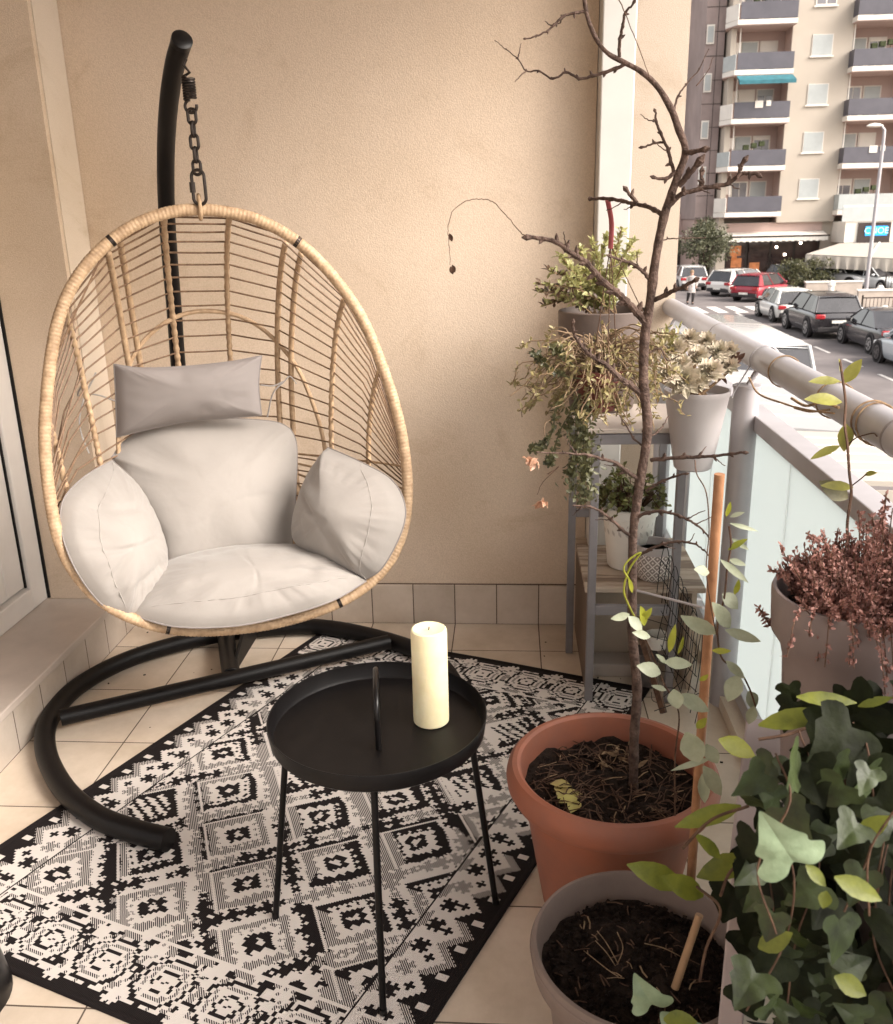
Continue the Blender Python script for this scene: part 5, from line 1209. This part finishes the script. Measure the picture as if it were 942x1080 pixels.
def limb(pts, Ya, Yb, ra, rb, nm='branch', buds=True, m='bark', k=5, seed=0, wob=.002):
    n = len(pts); P_ = catmull([at(x, y, Ya+(Yb-Ya)*i/max(1, n-1)) for i, (x, y) in enumerate(pts)], k); N_ = len(P_)
    rg = random.Random(seed+N_); rr = []
    for i in range(N_):
        f_ = i/(N_-1); r_ = ra+(rb-ra)*f_; r_ *= 1+.10*noise.noise(P_[i]*60)+(.28 if (i % k == 0 and 0 < i < N_-1 and buds) else 0); rr.append(r_)
    P_ = [p+rvec(wob*.4) for p in P_]
    mb = MB().tube(P_, rr, 9)
    if buds:
        for i in range(k, N_-1, k):
            d = (P_[i]-P_[i-1]).normalized(); sd_ = (d.cross(Vector((0, -1, 0)))*rg.choice((-1, 1))+d*.6+rvec(.3)).normalized(); L_ = rr[i]*rg.uniform(2.0, 3.2)
            mb.tube([P_[i], P_[i]+sd_*L_*.6, P_[i]+sd_*L_], [rr[i]*.75, rr[i]*.7, rr[i]*.15], 6)
        d = (P_[-1]-P_[-2]).normalized(); mb.tube([P_[-1], P_[-1]+d*rb*2.5, P_[-1]+d*rb*5], [rb*1.1, rb*1.7, rb*.3], 7)
    return mb
YT = 1.67
trunk = [(668, 838), (669, 777), (672, 727), (667, 669), (667, 618), (668, 561), (676, 504), (683, 453), (679, 406), (680, 358), (686, 317), (691, 277), (700, 230), (714, 188), (723, 160), (715, 134), (708, 115), (694, 92), (677, 76), (659, 66), (641, 56), (629, 41), (620, 19), (616, -4), (612, -40)]
Pt = catmull([at(x, y, YT) for x, y in trunk], 8); nn = len(Pt); rr = []
keyr = [(0, .0102), (.25, .0085), (.38, .0088), (.5, .0072), (.6, .0060), (.7, .0050), (.8, .0038), (1, .0032)]
for i in range(nn):
    f_ = i/(nn-1); r_ = float(np.interp(f_, [a for a, _ in keyr], [b_ for _, b_ in keyr])); rr.append(r_*(1+.16*noise.noise(Pt[i]*35)+.1*noise.noise(Pt[i]*90)))
tk = MB().tube(Pt, rr, 14)
for i in range(12, nn-4, 11):
    sd_ = rvec(1).normalized(); tk.tube([Pt[i], Pt[i]+sd_*rr[i]*1.25], [rr[i]*.55, rr[i]*.3], 7)
trk = tk.build('trunk', M['bark'], tp)
branches = [
 ([(617, 12), (606, 14), (594, 17), (586, 25), (578, 32), (566, 38), (555, 41)], 1.67, 1.66, .0026, .0012),
 ([(661, 67), (650, 72), (638, 76), (625, 80), (611, 83), (597, 76), (583, 83), (568, 75), (555, 75), (546, 62), (534, 52), (523, 43)], 1.67, 1.72, .0032, .0006),
 ([(653, 60), (654, 41), (657, 28), (659, 14), (667, 5)], 1.67, 1.63, .0030, .0018),
 ([(711, 118), (715, 102), (724, 89), (737, 73), (747, 53)], 1.67, 1.70, .0020, .0006),
 ([(721, 160), (730, 161), (739, 158)], 1.67, 1.64, .0045, .0035),
 ([(713, 186), (708, 172), (705, 159), (697, 140), (692, 128), (692, 118)], 1.67, 1.70, .0034, .0018),
 ([(701, 150), (690, 151), (679, 155)], 1.69, 1.69, .0022, .0018), ([(713, 181), (703, 188), (692, 188)], 1.67, 1.66, .0040, .0022),
 ([(702, 222), (712, 210), (721, 204), (739, 199), (755, 196), (769, 193), (781, 184), (791, 183), (798, 183)], 1.67, 1.62, .0048, .0026),
 ([(778, 188), (781, 178), (783, 172)], 1.63, 1.63, .003, .003),
 ([(716, 196), (725, 186), (734, 175)], 1.67, 1.65, .0052, .0045), ([(741, 199), (741, 192), (740, 185)], 1.65, 1.65, .003, .003),
 ([(698, 226), (690, 221), (680, 217), (668, 215), (657, 212), (646, 210), (636, 209), (624, 210)], 1.67, 2.00, .0042, .0030),
 ([(672, 214), (666, 207), (662, 202)], 1.78, 1.78, .004, .003),
 ([(685, 294), (679, 287), (672, 281), (665, 277), (657, 275), (646, 271)], 1.67, 1.64, .0036, .0022),
 ([(683, 342), (672, 330), (661, 318), (650, 308), (638, 298), (628, 288), (619, 277), (608, 270), (597, 263), (587, 255), (573, 252), (560, 250)], 1.67, 1.62, .0068, .0034),
 ([(691, 316), (702, 311), (712, 306), (722, 302), (732, 296)], 1.67, 1.60, .0045, .0028),
 ([(697, 255), (704, 252), (722, 251), (742, 251)], 1.67, 1.69, .0014, .0008),
 ([(676, 416), (664, 405), (653, 398), (646, 391), (640, 385), (630, 379), (622, 374), (615, 367), (610, 360), (605, 350), (604, 342)], 1.67, 1.60, .0056, .0024),
 ([(673, 505), (661, 497), (651, 489), (636, 484), (622, 480), (608, 479), (594, 478), (568, 477)], 1.67, 1.60, .0042, .0012),
 ([(687, 485), (700, 484), (721, 482), (737, 482), (753, 481), (770, 479), (784, 477)], 1.67, 1.58, .0040, .0022),
 ([(681, 518), (690, 512), (699, 507), (710, 503), (722, 500)], 1.67, 1.63, .0030, .0018),
 ([(668, 568), (656, 558), (645, 548), (634, 540), (622, 534), (614, 534), (607, 533)], 1.67, 1.62, .0036, .0014),
 ([(670, 546), (682, 541), (696, 539), (706, 541), (715, 543), (725, 548), (734, 553), (742, 560), (748, 567)], 1.67, 1.56, .0036, .0014),
 ([(671, 588), (684, 580), (699, 574), (715, 571), (725, 572), (734, 574), (742, 580), (749, 587)], 1.67, 1.56, .0030, .0012),
 ([(678, 470), (668, 462), (660, 448), (655, 440)], 1.67, 1.70, .0022, .0010), ([(684, 462), (694, 455), (700, 448), (704, 440)], 1.67, 1.70, .0022, .0010),
 ([(684, 372), (697, 368), (704, 380), (715, 376)], 1.67, 1.66, .0018, .0010)]
for k, (pts, ya, yb, ra, rb) in enumerate(branches): limb(pts, ya, yb, ra, rb, seed=k).build('branch', M['bark'], tp)
rg = random.Random(55)
for pts, ya, yb, ra, rb in branches:
    if len(pts) < 6: continue
    for _ in range(2):
        i = rg.randrange(2, len(pts)-1); x, y = pts[i]; Yq = ya+(yb-ya)*i/(len(pts)-1); sg_ = rg.choice((-1, 1)); L_ = rg.uniform(9, 22)
        dx, dy = pts[i][0]-pts[i-1][0], pts[i][1]-pts[i-1][1]; nn_ = math.hypot(dx, dy); dx, dy = dx/nn_, dy/nn_; qx, qy = dx*.7-dy*sg_*.8, dy*.7+dx*sg_*.8
        limb([(x, y), (x+qx*L_*.5, y+qy*L_*.5+rg.uniform(-2, 2)), (x+qx*L_, y+qy*L_-2)], Yq, Yq+rg.uniform(-.03, .03), .0013, .0007, buds=False, seed=i).build('twig', M['bark'], tp)
for pts, ya, yb in (([(559, 250), (549, 245), (536, 229), (520, 213), (508, 210), (495, 211), (479, 221), (473, 238), (473, 247), (474, 262), (475, 280)], 1.62, 1.55), ([(648, -10), (660, 15), (670, 41), (681, 70), (687, 86)], 1.6, 1.67), ([(735, 90), (747, 75), (752, 60)], 1.7, 1.72), ([(578, 500), (590, 492), (573, 508), (567, 522)], 1.6, 1.6)):
    limb(pts, ya, yb, .0009, .0005, buds=False).build('twig', M['twig'], tp)
mb = MB()
for (x, y) in ((474, 246), (475, 281), (477, 279)): mb.leaf(at(x, y, 1.55), Vector((.3, 0, -1)), Vector((0, -1, 0)), .014, .008, curl=.5)
mb.build('shrivelled_bud', M['twig'], tp)
rg = random.Random(3)
for (x, y, n_) in ((560, 484, 9), (570, 528, 7)):
    mb = MB()
    for k in range(n_): mb.leaf(at(x, y, 1.6)+rvec(.007), Vector((rg.gauss(0, 1), rg.gauss(0, 1), rg.gauss(-.4, .8))).normalized(), rvec(1), .016, .013, curl=.6, fold=.3)
    mb.build('dry_leaf', M['dead'], tp)

# ================================================================== WAXY VINE, STICK, BEIGE POT
BPc = Vector((.215, 1.225, 0))
bg_ = empty('flower_pot', BPc, 'large beige round pot full of dark soil in front of the terracotta pot', 'pot')
MB().lathe([(0, .004), (.12, .004), (.128, .012), (.150, .20), (.155, .225), (.166, .235), (.176, .25), (.180, .275), (.180, .292), (.177, .299), (.171, .300), (.168, .294), (.165, .26), (.155, .23), (0, .225)], BPc, 96).build('pot', M['beige'], bg_)
MB().tube([BPc+Vector((.1795*math.cos(a), .1795*math.sin(a), .287)) for a in np.linspace(0, 2*math.pi, 97)[:-1]], .0022, 6, closed=True).build('rim_line', M['beige'], bg_)
soil_disc(BPc+Vector((0, 0, .245)), .163, bg_, 17, amp=.014); litter(BPc+Vector((0, 0, .25)), .15, bg_, 12, 9, ln=.02); litter(BPc+Vector((0, 0, .25)), .15, bg_, 60, 19, m='twig', ln=.02); crumbs(BPc+Vector((0, 0, .247)), .155, bg_, 900, 6)
mb = MB()
for P_ in ([(650, 1020), (657, 1000), (651, 983)], [(650, 1020), (640, 1005), (628, 992)], [(653, 1018), (640, 995), (630, 982)], [(720, 1010), (700, 1000), (680, 995)], [(616, 1003), (640, 1022), (652, 1030)]): mb.tube(catmull([atz(x, y, .255+.02*i) for i, (x, y) in enumerate(P_)]), .0009, 5)
mb.build('dry_twigs', M['straw'], bg_)
sb = atz(729, 925, .245); pst = [at(759, 500, sb.y-.02), sb.lerp(at(759, 500, sb.y-.02), .3), sb+Vector((0, 0, -.02))]
sk_ = MB().tube(catmull(pst, 10), .0085, 16).build('support_stick', M['wood']); tag(sk_, 'upright reddish wooden plant stick standing in the beige pot', 'stick')
s2 = MB().tube([at(738, 965, 1.18), at(712, 1042, 1.16)], [.006, .0065], 12).build('support_stick', mat('pale_stick', (.36, .22, .12), rough=.6, var=.1, vs_=20)); tag(s2, 'short paler broken stick leaning in the soil of the beige pot', 'stick')
vn = empty('climbing_vine', Vector((.30, 1.30, .3)), 'grey-green waxy leaved vine climbing the wooden stick up to the handrail', 'vine')
def vleaf(mb, a, b_, w, Ya, Yb=None, up=None, fold=.12):
    p, q = at(a[0], a[1], Ya), at(b_[0], b_[1], Yb if Yb else Ya-.01); d = q-p; dep = (p-CP).dot(CF)
    n_ = up if up is not None else Vector((0, -.75, .65)); mb.leaf(p, d, n_, d.length, w*dep/F, fold=fold, curl=.08, shape=(.12, .72, 1.0, .92, .62, .06))
LG, LY = MB(), MB()
G_ = [((664, 648), (645, 653), 9), ((663, 650), (678, 666), 13), ((686, 672), (668, 667), 9), ((697, 710), (673, 702), 16), ((701, 698), (730, 701), 13), ((756, 668), (719, 651), 17), ((748, 604), (733, 600), 12), ((770, 662), (753, 636), 17), ((762, 626), (779, 642), 17), ((765, 664), (803, 677), 12), ((769, 590), (787, 596), 7), ((766, 697), (786, 716), 10), ((780, 712), (767, 740), 20), ((789, 729), (797, 748), 17), ((795, 745), (790, 764), 12), ((711, 727), (715, 748), 17), ((715, 733), (749, 750), 17), ((703, 728), (688, 723), 6), ((724, 772), (738, 806), 26), ((750, 800), (708, 812), 7), ((742, 808), (762, 840), 17), ((741, 816), (744, 848), 13), ((745, 785), (757, 806), 16), ((770, 545), (785, 540), 5), ((770, 552), (800, 560), 5), ((772, 568), (790, 580), 6), ((760, 590), (790, 615), 8), ((703, 700), (693, 690), 6)]
for a, b_, w_ in G_: vleaf(LG, a, b_, w_, 1.30+rnd(-.03, .03), None, Vector((rnd(-.5, .5), -.8, rnd(.1, .9))))
Y_ = [((758, 780), (798, 797), 22, 1.1), ((751, 686), (771, 687), 7, 1.3), ((768, 580), (788, 568), 7, 1.3), ((715, 690), (722, 672), 6, 1.3), ((706, 688), (712, 660), 8, 1.3), ((680, 660), (677, 640), 10, 1.3), ((675, 655), (688, 642), 9, 1.3), ((735, 768), (745, 758), 9, 1.3), ((667, 625), (664, 610), 5, 1.3), ((766, 545), (771, 530), 6, 1.3), ((775, 627), (780, 612), 7, 1.3), ((738, 718), (747, 712), 6, 1.3)]
for a, b_, w_, yy in Y_: vleaf(LY, a, b_, w_, yy, None, Vector((rnd(-.5, .5), -.8, rnd(.1, .9))))
H_ = [((886, 402), (854, 401), 12, 1.78), ((888, 424), (850, 419), 18, 1.76), ((889, 404), (909, 379), 14, 1.80), ((892, 447), (891, 476), 17, 1.72), ((886, 470), (855, 483), 10, 1.68), ((900, 514), (867, 511), 12, 1.62), ((912, 501), (925, 498), 8, 1.62), ((886, 392), (886, 378), 5, 1.8)]
HL = MB()
for a, b_, w_, yy in H_: vleaf(HL, a, b_, w_, yy, None, Vector((rnd(-.3, .3), -.6, rnd(.5, .9))))
DL = MB()  # a few leaves in a darker brownish green
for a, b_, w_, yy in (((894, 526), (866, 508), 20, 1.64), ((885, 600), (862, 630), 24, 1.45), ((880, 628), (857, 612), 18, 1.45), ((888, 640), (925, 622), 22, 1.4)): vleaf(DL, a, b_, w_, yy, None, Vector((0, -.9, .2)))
LG.build('foliage', M['waxleaf'], vn); LY.build('young_foliage', M['ylleaf'], vn); HL.build('handrail_leaves', leafmat('olive_yellow_leaf', (.30, .29, .06), (.20, .19, .04), tr=.3), vn); DL.build('dark_vine_leaves', leafmat('dark_vine_leaf', (.16, .15, .08), (.09, .085, .045)), vn)
def stem(pts, Ya, Yb, r=.0016, m='twig', nm='stem'):
    n = len(pts); P_ = catmull([at(x, y, Ya+(Yb-Ya)*i/(n-1)) for i, (x, y) in enumerate(pts)], 6); MB().tube(P_, r, 6).build(nm, M[m], vn)
stem([(712, 865), (712, 800), (716, 752), (700, 720), (688, 690), (678, 668), (668, 648), (660, 625), (662, 603), (672, 588)], 1.5, 1.42)
stem([(769, 555), (771, 575), (767, 600), (764, 630), (758, 655), (757, 672), (762, 695), (780, 708), (790, 725), (797, 745)], 1.30, 1.30)
stem([(756, 670), (750, 640), (745, 600), (748, 560), (745, 520), (735, 500), (733, 485)], 1.30, 1.40, .001)
stem([(664, 612), (658, 600), (664, 590), (676, 583), (664, 600), (658, 622), (664, 640), (672, 655)], 1.40, 1.42, .0016, 'ylleaf')
stem([(886, 380), (889, 400), (892, 425), (891, 447), (894, 470), (896, 500), (898, 520), (894, 550), (893, 580), (886, 610), (880, 640)], 1.80, 1.28, .0024)
stem([(893, 470), (903, 462), (920, 457), (925, 460)], 1.7, 1.6, .0012); stem([(899, 512), (908, 505), (914, 500)], 1.62, 1.6, .0012)
mb = MB()
for (y, ph) in ((1.93, 0), (1.72, .5), (1.70, .9), (2.3, .2)):
    mb.tube([(HX+math.cos(a)*(HR+.003), y+.02*math.sin(a*.5+ph), HZ+math.sin(a)*(HR+.003)) for a in np.linspace(0, 2*math.pi, 25)], .0020, 6)
mb.tube(catmull([at(790, 398, 2.1), at(800, 415, 2.05), at(825, 425, 1.95), at(850, 432, 1.9), at(880, 436, 1.8)]), .0022, 6).tube(catmull([at(835, 420, 1.95), at(850, 428, 1.9), at(868, 424, 1.85), at(885, 430, 1.8)]), .003, 6).tube(catmull([at(838, 430, 1.95), at(855, 434, 1.9), at(875, 432, 1.85)]), .0026, 6)
mb.build('tendril', M['straw'], vn)

# wire mesh and wooden slat between the stand and the post
wm = empty('wire_mesh', at(712, 660, 2.25), 'loose black wire netting bulging between plant stand and railing post', 'wire netting')
mb = MB()
for k in range(9):
    x0 = 699+k*5.0; y0 = 575+k*11
    mb.tube(catmull([at(x0-6, y0+50, 2.3), at(x0-2, y0+18, 2.28), at(x0+3, y0, 2.25), at(x0+7, y0+18, 2.22), at(x0+3, y0+60, 2.2), at(x0-6, y0+100, 2.2)]), .0012, 5)
for k in range(6): mb.tube(catmull([at(697, 590+k*18, 2.32), at(712, 612+k*19, 2.28), at(735, 650+k*16, 2.2)]), .0012, 5)
for k in range(6): mb.tube(catmull([at(672+k*3, 650+k*16, 2.38), at(690, 655+k*17, 2.32), at(712, 662+k*16, 2.26)]), .0010, 5)
for P_ in ([(700, 735), (722, 715), (735, 690)], [(700, 690), (712, 715), (722, 740)], [(690, 750), (712, 742), (740, 730)]): mb.tube(catmull([at(x, y, 2.2) for x, y in P_]), .0012, 5)
mb.build('wires', M['black'], wm)
o = MB().tube([at(676, 668, 2.36), at(700, 752, 2.22)], .011, 4).build('wooden_slat', M['twig'], smooth=False); tag(o, 'thin brown wooden slat leaning behind the tree trunk', 'slat')
o = MB().tube([at(668, 622, 1.95), at(742, 641, 1.75)], .003, 8).build('metal_rod', M['greymetal']); tag(o, 'thin grey rod lying level between the trunk and the wooden stick', 'rod')

# ================================================================== RIGHT FOREGROUND: pale stand, heather, ivy
pale = mat('pale_pink_stand', (.33, .27, .26), rough=.6, var=.06, vs_=5)
TZ = .620; L0 = at(783, 950, 1.06); L0 = Vector((L0.x, L0.y, 0)); th_ = math.atan2(L0.x, L0.y)
RM = Matrix.Rotation(-th_, 3, 'Z')
def lb(x0, x1, y0, y1, z0, z1, mb):      # box in the turned frame of the stand, origin at its front left leg
    c = L0+RM @ Vector(((x0+x1)/2, (y0+y1)/2, 0)); return mb.box((c.x, c.y, (z0+z1)/2), (x1-x0, y1-y0, z1-z0), M=RM)
ft = empty('planter_stand', (L0.x+.15, 1.2, 0), 'pale pinkish square stand holding the heather pot at the right', 'plant stand')
lb(-.022, .30, -.022, .36, TZ-.02, TZ, MB()).build('top', pale, ft, smooth=False, bevel=.004)
lb(.019, .27, -.008, .004, TZ-.10, TZ-.022, MB()).build('apron', pale, ft, smooth=False, bevel=.002)
lb(-.010, .002, .019, .32, TZ-.10, TZ-.022, MB()).build('apron', pale, ft, smooth=False, bevel=.002)
for x in (0, .28):
    for y in (0, .335): lb(x-.017, x+.017, y-.017, y+.017, 0, TZ-.021, MB()).build('leg', pale, ft, smooth=False, bevel=.003)
hp0 = Vector((.497, 1.225, TZ+.002))
he = empty('potted_heather', hp0, 'dull pink heather in a brown-grey round pot on the pale stand', 'potted plant')
hp1 = hp0.copy(); hp0 = hp0+Vector((0, 0, .115)); MB().lathe([(0, 0), (.078, 0), (.082, .004), (.096, .20), (.102, .225), (.116, .245), (.120, .305), (.118, .311), (.113, .311), (.110, .300), (.105, .265), (0, .265)], hp1, 64).build('pot', mat('heather_pot', (.20, .155, .145), rough=.5, var=.06, vs_=6), he)
hm = soil_disc(hp0+Vector((0, 0, .155)), .106, he, 5)
mb, sm = MB(), MB(); rg = random.Random(77)
for k in range(620):
    a = rg.uniform(0, 6.28); q = math.sqrt(rg.random()); b0 = hp0+Vector((.015+.09*q*math.cos(a), .09*q*math.sin(a)-.01, .155))
    L_ = rg.uniform(.05, .125)*(1.15 if math.cos(a) > 0 else .85); out = Vector((math.cos(a)+.25, math.sin(a)-.25, 0))*q
    if out.y < 0 and rg.random() < (.40 if math.cos(a) > 0 else .15):      # spills over the front of the rim
        L_ *= 1.1; P_ = [b0, b0+out*L_*.8+Vector((0, 0, .055)), b0+out*L_*1.25+Vector((.01, 0, .045-rg.uniform(.0, .10)*q))]
    else:
        d = (out*.7+Vector((rg.gauss(0, .18), rg.gauss(0, .18), 1))).normalized(); P_ = [b0, b0+d*L_*.5, b0+d*L_]
    P_ = catmull(P_, 4); sm.tube(P_, .0008, 4); nP = len(P_)
    for i in range(36):
        f_ = (.2+.8*rg.random())*(nP-1.01); j = int(f_); p = P_[j].lerp(P_[j+1], f_-j)+rvec(.003)
        mb.leaf(p, ((P_[j+1]-P_[j]).normalized()+rvec(1.2)).normalized(), rvec(1), .0062, .0045, curl=.1, shape=(.6, 1, .4))
for (x, y, x2, y2) in ((850, 562, 888, 582), (862, 575, 890, 590), (812, 600, 835, 612), (935, 520, 930, 560), (920, 545, 925, 580), (800, 640, 812, 660)):
    a_, b_ = at(x, y, 1.25), at(x2, y2, 1.25); sm.tube([a_, b_], .0012, 5)
    for i in range(40): mb.leaf(a_.lerp(b_, rg.random()), rvec(1).normalized(), rvec(1), .009, .0045, shape=(.4, 1, .3))
mb.build('flowers', M['heather'], he, smooth=False); sm.build('stems', M['twig'], he)

dkp = mat('dark_planter', (.028, .018, .014), rough=.7, var=.2, vs_=5)
iv = empty('potted_ivy', (.50, .84, 0), 'dark trailing ivy filling the lower right corner of the photo', 'ivy')
MB().lathe([(0, .50), (.13, .50), (.17, .64), (.18, .68), (.17, .68), (.16, .66), (0, .65)], (.585, .90, 0), 40).build('pot', dkp, iv)
MB().lathe([(0, 0), (.19, 0), (.195, .01), (.17, .48), (0, .49)], (.585, .90, 0), 40).build('pedestal', dkp, iv)
IVO = [(0, .02), (.20, -.13), (.44, -.10), (.52, .10), (.38, .26), (.37, .40), (.24, .60), (.10, .86), (0, 1.0)]
def ivyleaf(mb, p, d, nrm, S_, rg=None, detail=2):
    d = d.normalized(); nrm = nrm-d*nrm.dot(d)
    if nrm.length < 1e-3: nrm = frame_of(d)[0]
    nrm.normalize(); sd_ = d.cross(nrm); hw = rnd(.9, 1.25); cup = rnd(-.1, .45); bend = rnd(.1, .6); tw = rnd(-.25, .25)
    ctl = [Vector((x*hw*(1+rnd(-.1, .1)), y, 0)) for x, y in IVO]+[Vector((-x*hw*(1+rnd(-.1, .1)), y, 0)) for x, y in IVO[-2:0:-1]]
    n = len(ctl); out = []
    for i in range(n):
        a, b_, c, e_ = ctl[i-1], ctl[i], ctl[(i+1) % n], ctl[(i+2) % n]
        for j in range(detail):
            t = j/detail; out.append(.5*((2*b_)+(c-a)*t+(2*a-5*b_+4*c-e_)*t*t+(3*b_-a-3*c+e_)*t**3))
    def pos(x, y):
        z = .22*abs(x)**.8*.7-cup*x*x-bend*max(0, y-.25)**2*.8+tw*x*y+.02*math.sin(9*x+7*y)
        return p+sd_*(x*S_)+d*(y*S_)+nrm*(z*S_)
    m_ = len(out); vs = [pos(0, .28)]; fs = []
    for rr in (.4, .75, 1.0):
        for o_ in out: vs.append(pos(o_.x*rr, .28+(o_.y-.28)*rr))
    for i in range(m_):
        j = (i+1) % m_; fs.append((0, 1+i, 1+j))
        for q in (0, 1): fs.append((1+q*m_+i, 1+(q+1)*m_+i, 1+(q+1)*m_+j, 1+q*m_+j))
    mb.add(vs, fs)
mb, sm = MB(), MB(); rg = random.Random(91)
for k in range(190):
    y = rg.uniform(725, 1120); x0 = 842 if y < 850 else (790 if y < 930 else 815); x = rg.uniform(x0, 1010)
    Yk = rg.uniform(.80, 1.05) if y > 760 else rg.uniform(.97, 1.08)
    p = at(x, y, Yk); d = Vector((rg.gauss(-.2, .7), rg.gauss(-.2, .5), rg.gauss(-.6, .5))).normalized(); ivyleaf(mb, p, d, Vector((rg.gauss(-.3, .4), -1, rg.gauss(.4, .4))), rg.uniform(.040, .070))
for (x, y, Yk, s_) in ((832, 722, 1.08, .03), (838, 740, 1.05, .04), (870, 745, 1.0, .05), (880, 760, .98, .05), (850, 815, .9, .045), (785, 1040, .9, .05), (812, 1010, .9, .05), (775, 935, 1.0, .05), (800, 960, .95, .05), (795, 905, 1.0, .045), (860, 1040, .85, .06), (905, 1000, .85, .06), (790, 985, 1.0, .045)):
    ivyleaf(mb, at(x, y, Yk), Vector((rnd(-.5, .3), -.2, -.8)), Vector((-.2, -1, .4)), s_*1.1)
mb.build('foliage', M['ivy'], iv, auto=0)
mb = MB()
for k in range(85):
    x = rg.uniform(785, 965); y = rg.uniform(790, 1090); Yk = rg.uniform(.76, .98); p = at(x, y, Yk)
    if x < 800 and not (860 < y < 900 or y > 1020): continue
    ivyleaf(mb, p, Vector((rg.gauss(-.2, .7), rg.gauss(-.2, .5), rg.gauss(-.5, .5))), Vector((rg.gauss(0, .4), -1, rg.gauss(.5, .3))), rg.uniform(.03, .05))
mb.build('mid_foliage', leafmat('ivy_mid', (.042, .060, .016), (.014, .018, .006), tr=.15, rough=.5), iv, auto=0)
mb = MB()
for a_, b_, s_, Yk in (((838, 910), (798, 852), .060, .70), ((688, 1060), (668, 1030), .05, .98), ((705, 1090), (745, 1085), .05, .95)):
    p, q = at(*a_, Yk), at(*b_, Yk); ivyleaf(mb, p, q-p, Vector((-.3, -.8, .45)), s_, detail=7)
mb.build('pale_leaves', M['ivypale'], iv)
mb = MB()
for a_, b_, w_, Yk in (((720, 935), (664, 912), 26, 1.02), ((742, 945), (700, 925), 24, 1.0), ((700, 1075), (735, 1078), 20, .95), ((800, 1000), (835, 985), 22, .78), ((905, 880), (938, 862), 20, .76), ((880, 1030), (915, 1050), 22, .76), ((760, 905), (735, 880), 14, .95), ((850, 912), (872, 935), 14, .70), ((880, 925), (932, 950), 22, .69), ((872, 940), (868, 958), 14, .70), ((840, 735), (905, 740), 16, .98), ((905, 745), (942, 735), 10, .98), ((782, 850), (712, 872), 20, 1.0), ((790, 905), (735, 925), 26, 1.0), ((800, 765), (880, 750), 22, 1.0), ((860, 790), (905, 812), 18, .95)):
    vleaf(mb, a_, b_, w_, Yk, None, Vector((rnd(-.2, .2), -.7, .7)))
mb.build('yellow_leaves', leafmat('yellow_ivy', (.22, .24, .03), (.10, .12, .02), tr=.4), iv)
for pts in ([(850, 895), (848, 912), (870, 922), (905, 935)], [(735, 935), (760, 960), (745, 1000), (738, 1035)], [(790, 850), (750, 865), (720, 895)], [(830, 905), (850, 930), (870, 960), (880, 1010)], [(820, 1080), (825, 1030), (835, 990), (830, 950)], [(800, 780), (830, 775), (850, 768)], [(760, 945), (770, 920), (790, 905)]): sm.tube(catmull([at(x, y, .93) for x, y in pts]), .0018, 6)
for k in range(11):
    x = rg.uniform(800, 950); y0 = rg.uniform(760, 900); Yk = rg.uniform(.74, .9); sm.tube(catmull([at(x, y0, Yk+.05), at(x+rg.uniform(-20, 20), y0+50, Yk), at(x+rg.uniform(-30, 20), y0+120, Yk), at(x+rg.uniform(-40, 20), y0+190, Yk-.02)]), .0011, 5)
sm.build('stems', M['twig'], iv)

# specks of soil and bits of leaf lying about on the tiles
mb = MB(); rg = random.Random(40)
for k in range(90):
    x, y = rg.choice(((rg.uniform(-.1, .6), rg.uniform(1.2, 2.9)), (rg.uniform(-1.35, -.3), rg.uniform(2.2, 3.05)), (rg.uniform(.1, .62), rg.uniform(1.9, 3.0)))); s_ = rg.uniform(.0015, .005)
    u_ = (Vector((x, y, 0))-RC[0]); on = 0 < u_.dot((RC[1]-RC[0]).normalized()) < 1.235 and 0 < u_.dot((RC[3]-RC[0]).normalized()) < 1.65
    if on: continue
    mb.box((x, y, s_*.3+.0004), (s_*1.7, s_, s_*.5), rz=rg.uniform(0, 3))
tag(mb.build('soil_specks', M['soil'], smooth=False), 'specks of spilled soil scattered over the floor tiles', 'debris', kind='stuff')
